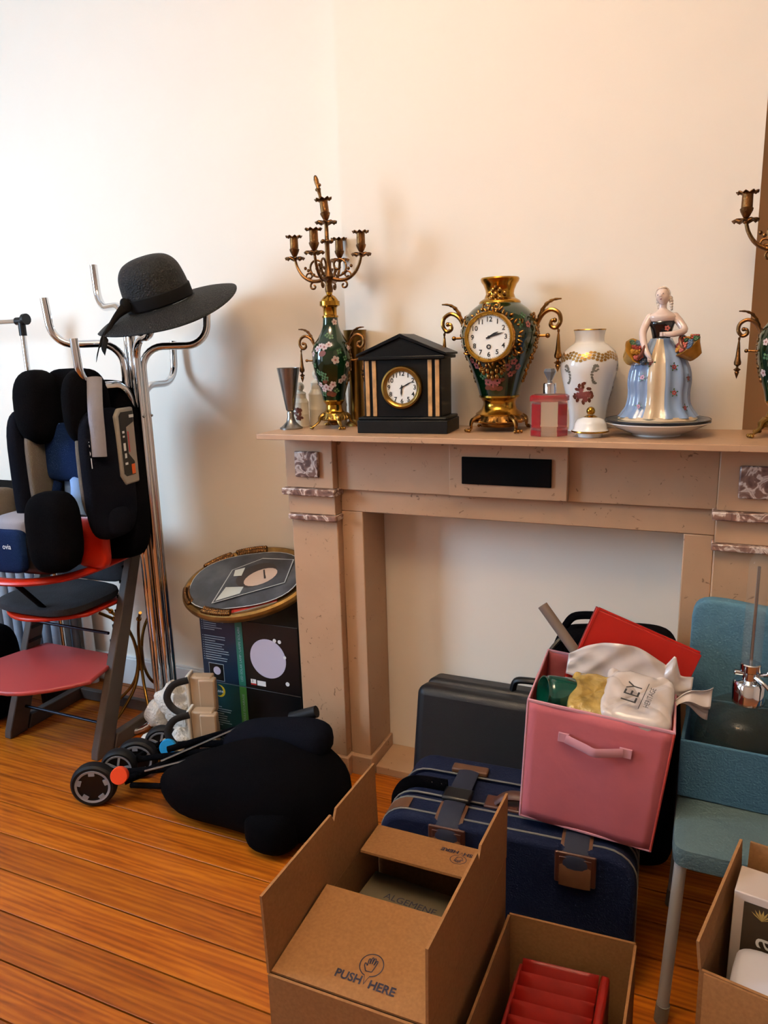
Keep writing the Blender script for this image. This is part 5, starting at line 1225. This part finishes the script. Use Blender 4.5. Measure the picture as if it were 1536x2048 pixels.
slab(-SD/2, -SD/2+0.10).build('front_shell', 'suitcase_blue', su, bevel=0.012, seg=3)
slab(-SD/2+0.105, SD/2-0.085, -0.004).build('centre_shell', 'suitcase_blue', su, bevel=0.006)
slab(SD/2-0.08, SD/2).build('back_shell', 'suitcase_blue', su, bevel=0.012, seg=3)
for y in (-SD/2+0.028, -SD/2+0.078, -SD/2+0.102, SD/2-0.082):
    pts = [(x, y, z) for x, z in rounded(-SW/2-0.001, SW/2+0.001, 0.004, SH+0.001, 0.07)]
    MB().tube(pts, 0.0025, 6, closed=True).build('piping', 'seam_grey', su)
for x in (-0.125, 0.17):
    t0 = MB().bb(x-0.045, x+0.045, -SD/2-0.007, -SD/2, 0.268, SH-0.006).build('leather_tab', 'leather_brown', su, bevel=0.010, seg=3)
    MB().bb(x-0.035, x+0.035, -SD/2-0.009, -SD/2-0.0068, 0.278, SH-0.016).build('tab_panel', 'leather_brown', t0, bevel=0.006)
    pts = spline([(x, -SD/2-0.008, SH-0.055), (x, -SD/2-0.004, SH-0.012), (x, -SD/2+0.035, SH+0.006), (x, -SD/2+0.09, SH+0.009), (x, 0.08, SH+0.008)], 5)
    MB().tube(pts, 0.028, 10, sq=(0.14, 1.0)).build('strap', 'strap_navy', su)
    MB().bb(x-0.036, x+0.036, -SD/2+0.075, -SD/2+0.125, SH+0.006, SH+0.020).build('buckle', 'black_plastic', su, bevel=0.006)
    MB().tube(spline([(x, -SD/2-0.011, SH-0.085), (x, -SD/2-0.009, SH-0.04), (x, -SD/2+0.01, SH-0.002), (x, -SD/2+0.075, SH+0.005)], 5), 0.036, 10, sq=(0.08, 1.0)).build('leather_end', 'leather_tan', su)
    MB().bb(x-0.048, x+0.048, SD/2-0.075, SD/2-0.045, SH-0.002, SH+0.012).build('rear_patch', 'leather_tan', su, bevel=0.004)
pat = MB().prism([p for p in rounded(-SW/2-0.003, SW/2+0.003, 0.0, SH+0.003, 0.072) if p[0] < -0.21 and p[1] > 0.26]+[(-0.21, SH-0.02), (-SW/2+0.03, 0.26)], SD/2-0.072, SD/2-0.032, Ms_); pat.build('corner_patch', 'leather_tan', su)
MB().tube(spline([(-0.03, -0.025, SH+0.002), (0.0, -0.028, SH+0.026), (0.06, -0.03, SH+0.030), (0.12, -0.03, SH+0.026), (0.15, -0.03, SH+0.002)], 6), 0.015, 10, sq=(1.2, 0.7)).build('handle', 'leather_brown', su)
MB().bb(-0.06, 0.19, -0.052, -0.002, SH-0.006, SH+0.004).build('handle_base', 'leather_brown', su, bevel=0.004)
MB().tube(spline([(-SW/2+0.005, -0.01, SH-0.10), (-SW/2+0.01, -0.012, SH-0.04), (-SW/2+0.05, -0.012, SH+0.004), (-0.16, -0.012, SH+0.010)], 6), 0.020, 10, sq=(0.25, 1.0)).build('carry_strap', 'black_fabric', su)
for x in (-0.20, -0.175): MB().ball((x, -0.012, SH+0.016), 0.005).build('stud', 'steel', su)
# ------------------------------------------------------------------ dark hard case in the hearth
mat('hard_grey', '#0d0f14', 0.5, bump=0.1, bscale=300, spec=0.4)
hcse = thing('hard_case', 'dark grey hard-shell case with a carrying handle standing in the fireplace', 'case', (-0.607, 2.078, 0.058), rot=(math.radians(-13), 0, 0))
HSW, HSH = 0.41, 0.315
MB().prism(rounded(-HSW/2, HSW/2, 0, HSH, 0.03), -0.105, -0.0, Ms_).build('rear_shell', 'hard_grey', hcse, bevel=0.02, seg=3)
MB().prism(rounded(-HSW/2, HSW/2, 0, HSH-0.006, 0.03), 0.003, 0.095, Ms_).build('front_shell', 'hard_grey', hcse, bevel=0.045, seg=4)
MB().tube(spline([(0.085, 0.02, HSH-0.005), (0.095, 0.015, HSH+0.028), (0.13, 0.01, HSH+0.036), (0.19, 0.01, HSH+0.036), (0.225, 0.015, HSH+0.028), (0.235, 0.02, HSH-0.005)], 5), 0.011, 10, sq=(1.2, 1.0)).build('handle', 'black_plastic', hcse)
MB().box((-HSW/2+0.012, 0.0, HSH*0.75), (0.028, 0.012, 0.04)).build('latch', 'steel', hcse, bevel=0.002)
# ------------------------------------------------------------------ black bag behind the pink bin
bb_ = thing('black_holdall', 'black holdall with a small brass plate standing in the fireplace', 'bag', (-0.196, 1.975, 0.0))
MB().sup((0, 0, 0.345), (0.37, 0.17, 0.69), 0.22, 0.35, None, 36, 22, lambda x, y, z: (x*(1-0.10*max(0, z/0.3)), y*(1-0.3*max(0, z/0.3)), z+0.02*math.sin(9*x) - (0.10*max(0, x) if z > 0.1 else 0))).build('body', 'black_fabric', bb_)
MB().tube(spline([(-0.18, -0.07, 0.50), (-0.165, -0.09, 0.56), (-0.16, -0.08, 0.62), (-0.13, -0.05, 0.66)], 6), 0.007, 8).build('strap', 'black_plastic', bb_)
MB().tube(spline([(-0.13, -0.01, 0.68), (-0.10, -0.02, 0.715), (-0.02, -0.02, 0.72), (0.0, -0.01, 0.68)], 6), 0.011, 8).build('handle', 'black_fabric', bb_)
MB().bb(0.075, 0.145, -0.065, -0.052, 0.635, 0.655).build('brass_plate', 'brass', bb_, bevel=0.003)
# ------------------------------------------------------------------ pink storage bin and what is in it
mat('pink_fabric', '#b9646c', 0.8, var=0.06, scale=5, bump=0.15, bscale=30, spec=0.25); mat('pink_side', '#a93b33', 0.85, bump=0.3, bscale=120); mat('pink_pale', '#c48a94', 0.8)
ROLLB = math.radians(5.0)
pk_ = thing('storage_bin', 'pink fabric storage bin standing on the blue suitcase', 'storage bin', (-0.203, 1.63, 0.374), rot=(math.radians(2), ROLLB, math.radians(2)))
W0, W1, D0, D1, HB = 0.286, 0.302, 0.245, 0.262, 0.302
cor = [(-W0/2, -D0/2, 0), (W0/2, -D0/2, 0), (W0/2, D0/2, 0), (-W0/2, D0/2, 0)]; cort = [(-W1/2, -D1/2, HB), (W1/2, -D1/2, HB), (W1/2, D1/2, HB), (-W1/2, D1/2, HB)]
PM = parent_matrix(pk_)
def wall_panel(i, name, m):
    j = (i+1) % 4; a, b_, c_, d_ = [Vector(v) for v in (cor[i], cor[j], cort[j], cort[i])]
    nn = (b_-a).cross(d_-a).normalized()
    def fn(u, v):
        p = a.lerp(b_, u).lerp(d_.lerp(c_, u), v); k = 0.004*math.sin(PI*u)*math.sin(PI*v) + 0.0018*math.sin(9*u+3*v)*math.sin(PI*u)
        return tuple(p+nn*k)
    MB().grid(fn, 14, 14).build(name, m, pk_, solid=0.004)
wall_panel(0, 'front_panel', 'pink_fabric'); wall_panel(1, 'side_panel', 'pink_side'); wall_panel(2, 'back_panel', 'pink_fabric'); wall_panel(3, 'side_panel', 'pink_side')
MB().bb(-W0/2, W0/2, -D0/2, D0/2, 0.0, 0.005).build('bottom_panel', 'pink_fabric', pk_)
MB().tube([Vector(c)+Vector((0, 0, 0.001)) for c in cort], 0.0042, 8, closed=True).build('rim_piping', 'pink_pale', pk_)
MB().tube([Vector(c)+Vector((0, 0, 0.002)) for c in cor], 0.0038, 8, closed=True).build('base_piping', 'pink_pale', pk_)
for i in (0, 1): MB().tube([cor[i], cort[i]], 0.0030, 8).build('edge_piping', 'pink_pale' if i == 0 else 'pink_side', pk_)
zs = 0.235; ys = -D0/2-0.0125*zs/HB-0.006
MB().bb(-0.078, -0.055, ys-0.002, ys+0.003, zs-0.010, zs+0.012).build('handle_tab', 'pink_pale', pk_, bevel=0.001)
MB().bb(0.050, 0.076, ys-0.002, ys+0.003, zs-0.012, zs+0.010).build('handle_tab', 'pink_pale', pk_, bevel=0.001)
MB().tube(spline([(-0.062, ys-0.003, zs+0.001), (-0.02, ys-0.012, zs-0.005), (0.0, ys-0.016, zs-0.008), (0.02, ys-0.012, zs-0.006), (0.058, ys-0.003, zs)], 6), 0.011, 8, sq=(0.22, 1.0)).build('handle', 'pink_pale', pk_)
def inbin(name, label, cat, dx, dy, dz, rot=(0, 0, 0), group=None):
    M = PM @ TR(dx, dy, dz) @ Euler(rot).to_matrix().to_4x4()
    return thing(name, label, cat, M.to_translation(), rot=M.to_euler(), group=group)
mat('teal_glass', '#044038', 0.06, trans=0.15, coat=0.5)
gb = inbin('teal_bottle', 'glossy teal glass bottle lying at the left of the pink bin', 'bottle', -0.085, -0.055, 0.292, (math.radians(80), 0, math.radians(-62)))
MB().lathe(smoothprof([(0.0, -0.05), (0.036, -0.05), (0.040, -0.03), (0.040, 0.03), (0.036, 0.042), (0.037, 0.05)], 4), 28, cap=False).lathe([(0.037, 0.050), (0.034, 0.050), (0.030, 0.03), (0.0, 0.028)], 28, cap=False).build('body', 'teal_glass', gb)
mat('yellow_foil', '#9c8142', 0.25, var=0.35, scale=26, bump=0.5, bscale=60, coat=0.4)
rc_ = random.Random(21)
WV = [(rc_.uniform(15, 60)*rc_.choice((-1, 1)), rc_.uniform(15, 60)*rc_.choice((-1, 1)), rc_.uniform(0, 6.28)) for _ in range(9)]
def crumple(x, y): return sum(abs(math.sin(a*x+b*y+c))-0.5 for a, b, c in WV)/9
yb = inbin('yellow_packet', 'crinkled yellow cellophane packet between bottle and plastic bag', 'packet', -0.022, -0.055, 0.285, (0.22, 0.05, 0.05))
MB().sup((0, 0, 0), (0.105, 0.14, 0.070), 0.35, 0.35, None, 56, 30, lambda x, y, z: (x, y, z+(0.020*crumple(x*1.4, y*1.4) if z > 0 else 0))).build('wrapping', 'yellow_foil', yb)
mat('plastic_film', '#c4b9b3', 0.2, var=0.06, scale=18, coat=0.7)
pb_ = inbin('plastic_bag', 'white crinkled plastic carrier bag filling the right of the pink bin', 'plastic bag', 0.062, -0.010, 0.290, (0.16, 0.0, 0.0))
MB().sup((0.008, -0.03, 0), (0.150, 0.180, 0.085), 0.3, 0.3, None, 90, 44, lambda x, y, z: (x+0.010*crumple(y, z+x), y+0.010*crumple(x, z), z+(0.026*crumple(x, y) if z > 0 else 0))).build('bag_body', 'plastic_film', pb_)
def bagfold(u, v):
    x = -0.155+0.275*u; h = 0.045+0.055*math.sin(PI*min(1, u*1.15))+0.045*(1 if 0.78 < u < 0.9 else 0)*(1-abs(u-0.84)/0.06)
    return (x, 0.040+0.020*v+0.022*crumple(x*0.8, v*0.1), 0.005+h*v)
MB().grid(bagfold, 60, 12).build('bag_fold', 'plastic_film', pb_, solid=0.001)
def baghandle(u, v):
    return (0.085+0.075*u, 0.005+0.02*u+0.012*math.sin(9*v), 0.010+0.060*u*(0.4+0.6*v)-0.05*u*(1-v)+0.012*math.sin(5*u))
MB().grid(baghandle, 14, 10).build('bag_handle', 'plastic_film', pb_, solid=0.001)
pr_ = MB(); Mp = TR(0.012, -0.055, 0.062) @ RX(0.0) @ RZ(math.radians(80))
pr_.text('LEY', 0.046, Mp @ TR(0, 0.014, 0)); pr_.text('HERITAGE', 0.016, Mp @ TR(0, -0.022, 0)); pr_.box((0, -0.009, 0), (0.095, 0.0014, 0.0005), Mp)
mat('grey_ink', '#2e2c2c', 0.6)
pr_.build('bag_print', 'grey_ink', pb_, smooth=False)
mat('red_box_card', '#a01204', 0.5)
rbx = inbin('red_folder', 'flat red cardboard folder box standing up in the pink bin', 'box', 0.048, 0.088, 0.335, (math.radians(-14), math.radians(17), math.radians(4)))
MB().bb(-0.125, 0.130, -0.012, 0.012, -0.11, 0.085).build('body', 'red_box_card', rbx, bevel=0.002)
MB().bb(-0.125, -0.118, -0.0135, 0.0135, -0.11, 0.088).bb(-0.118, 0.130, 0.008, 0.0135, 0.08, 0.089).build('spine', 'red_box_card', rbx, bevel=0.001)
MB().tube(spline([(0.0, -0.014, -0.035), (0.002, -0.018, -0.020), (-0.004, -0.016, -0.004), (0.006, -0.015, 0.006)], 5), 0.0028, 8).build('tie_string', 'cream_edge', rbx)
mat('frosted_tube', '#8f7f74', 0.45, trans=0.35)
tb = inbin('frosted_tube', 'frosted translucent plastic tube leaning out of the pink bin', 'tube', 0.000, 0.055, 0.26, (math.radians(-8), math.radians(-44), 0))
MB().lathe([(0.0115, -0.05), (0.0125, -0.05), (0.0125, 0.250), (0.0105, 0.250), (0.0105, -0.05)], 22, cap=False).build('tube_wall', 'frosted_tube', tb)
# ------------------------------------------------------------------ blue chair, fabric box and glass siphon
mat('chair_blue', '#466e84', 0.9, bump=0.3, bscale=200, var=0.08, scale=10); mat('leg_grey', '#a3a09c', 0.4); mat('seat_teal', '#43565a', 0.92, bump=0.3, bscale=200)
ch = thing('blue_chair', 'blue fabric-covered chair with grey metal legs at the right', 'chair', (0.215, 1.63, 0))
MB().sup((0, -0.005, 0.425), (0.455, 0.42, 0.060), 0.3, 0.12, None, 48, 12).build('seat', 'seat_teal', ch)
def cback(x, y, z): return (x, y+0.02*(x/0.22)**2*-1, z - (0.012*math.cos(x*14) if z > 0.1 else 0))
MB().sup((0, 0.222, 0.655), (0.44, 0.045, 0.36), 0.2, 0.3, RX(0.0), 40, 16, cback).build('backrest', 'chair_blue', ch)
for x, y in ((-0.208, -0.19), (0.208, -0.19), (-0.205, 0.18), (0.205, 0.18)):
    lg = MB().tube([(x*1.09, y*1.0, 0.012), (x, y, 0.415)], 0.0125, 14).build('leg', 'leg_grey', ch)
    MB().tube([(x*1.095, y, 0.0), (x*1.08, y, 0.045)], 0.0145, 14).build('rubber_foot', 'grey_paint', lg)
mat('box_fabric_blue', '#335a76', 0.9, bump=0.3, bscale=220)
fbx = thing('fabric_box', 'open blue fabric box on the chair seat holding the glass siphon', 'box', (0.215, 1.700, 0.4565), math.radians(-3))
FW, FD, FH = 0.44, 0.235, 0.135
for nm, (x0, x1, y0, y1) in (('front_panel', (-FW/2, FW/2, -FD/2, -FD/2+0.008)), ('back_panel', (-FW/2, FW/2, FD/2-0.008, FD/2)), ('side_panel', (-FW/2, -FW/2+0.008, -FD/2+0.0085, FD/2-0.0085)), ('side_panel', (FW/2-0.008, FW/2, -FD/2+0.0085, FD/2-0.0085))):
    MB().bb(x0, x1, y0, y1, 0, FH).build(nm, 'box_fabric_blue', fbx, bevel=0.002)
MB().bb(-FW/2+0.009, FW/2-0.009, -FD/2+0.009, FD/2-0.009, 0, 0.006).build('bottom_panel', 'black_fabric', fbx)
mat('siphon_glass', '#3c3d30', 0.02); MATS['siphon_glass'].node_tree.nodes['Principled BSDF'].inputs['Alpha'].default_value = 0.34
thin_glass('tube_glass', '#a8a294', 0.11)
sg = thing('glass_siphon', 'large round glass siphon bottle with chrome tap and tall glass tube', 'bottle', (0.122, 1.702, 0.4635))
MB().lathe(smoothprof([(0.0, 0.0), (0.083, 0.0), (0.102, 0.02), (0.107, 0.07), (0.104, 0.120), (0.090, 0.160), (0.058, 0.185), (0.034, 0.196), (0.028, 0.205)], 4), 40, cap=False).build('glass_body', 'siphon_glass', sg)
MB().lathe([(0.031, 0.190), (0.034, 0.192), (0.034, 0.236), (0.030, 0.242), (0.016, 0.245), (0.015, 0.262), (0.021, 0.266), (0.0215, 0.282), (0.019, 0.284), (0.0, 0.284)], 32).build('cap', 'chrome', sg)
MB().bb(-0.012, 0.016, -0.012, 0.012, 0.245, 0.268).tube([(-0.032, 0, 0.258), (-0.01, 0, 0.258)], 0.006, 10).build('valve_block', 'steel', sg, bevel=0.002)
MB().tube([(0.01, 0, 0.255), (0.034, -0.004, 0.262), (0.048, -0.006, 0.288)], [0.004, 0.0055, 0.0055], 10).build('lever', 'chrome', sg)
MB().tube(spline([(0.010, -0.012, 0.256), (0.030, -0.026, 0.245), (0.052, -0.034, 0.222), (0.058, -0.036, 0.195)], 6), 0.0045, 10).build('spout', 'chrome', sg)
MB().lathe([(0.0205, 0.284), (0.0205, 0.505), (0.018, 0.520), (0.010, 0.531), (0.0, 0.534)], 26, cap=False).build('glass_tube', 'tube_glass', sg)
MB().tube([(0, 0, 0.284), (0, 0, 0.505)], 0.0035, 8).build('inner_rod', 'steel', sg)
mat('amber_glass', '#1a0a04', 0.08, coat=0.5); mat('cork', '#b59a76', 0.7)
for k, (x, y, s_, lab) in enumerate(((0.235, 1.665, 1.0, 'small dark bottle with cream cap in the blue box, right of the siphon'), (0.305, 1.69, 1.15, 'small dark bottle at the right end of the blue fabric box'))):
    t = thing('small_bottle', lab, 'bottle', (x+0.03, y, 0.4635), 0, 'small dark bottles in the blue box')
    MB().lathe([(0.0, 0.0), (0.026*s_, 0.0), (0.028*s_, 0.004), (0.028*s_, 0.075*s_), (0.014*s_, 0.095*s_), (0.013*s_, 0.105*s_), (0.0, 0.106*s_)], 24).build('body', 'amber_glass', t)
    MB().lathe([(0.0, 0.104*s_), (0.015*s_, 0.104*s_), (0.016*s_, 0.125*s_), (0.0, 0.127*s_)], 20).build('cap', 'cork', t)
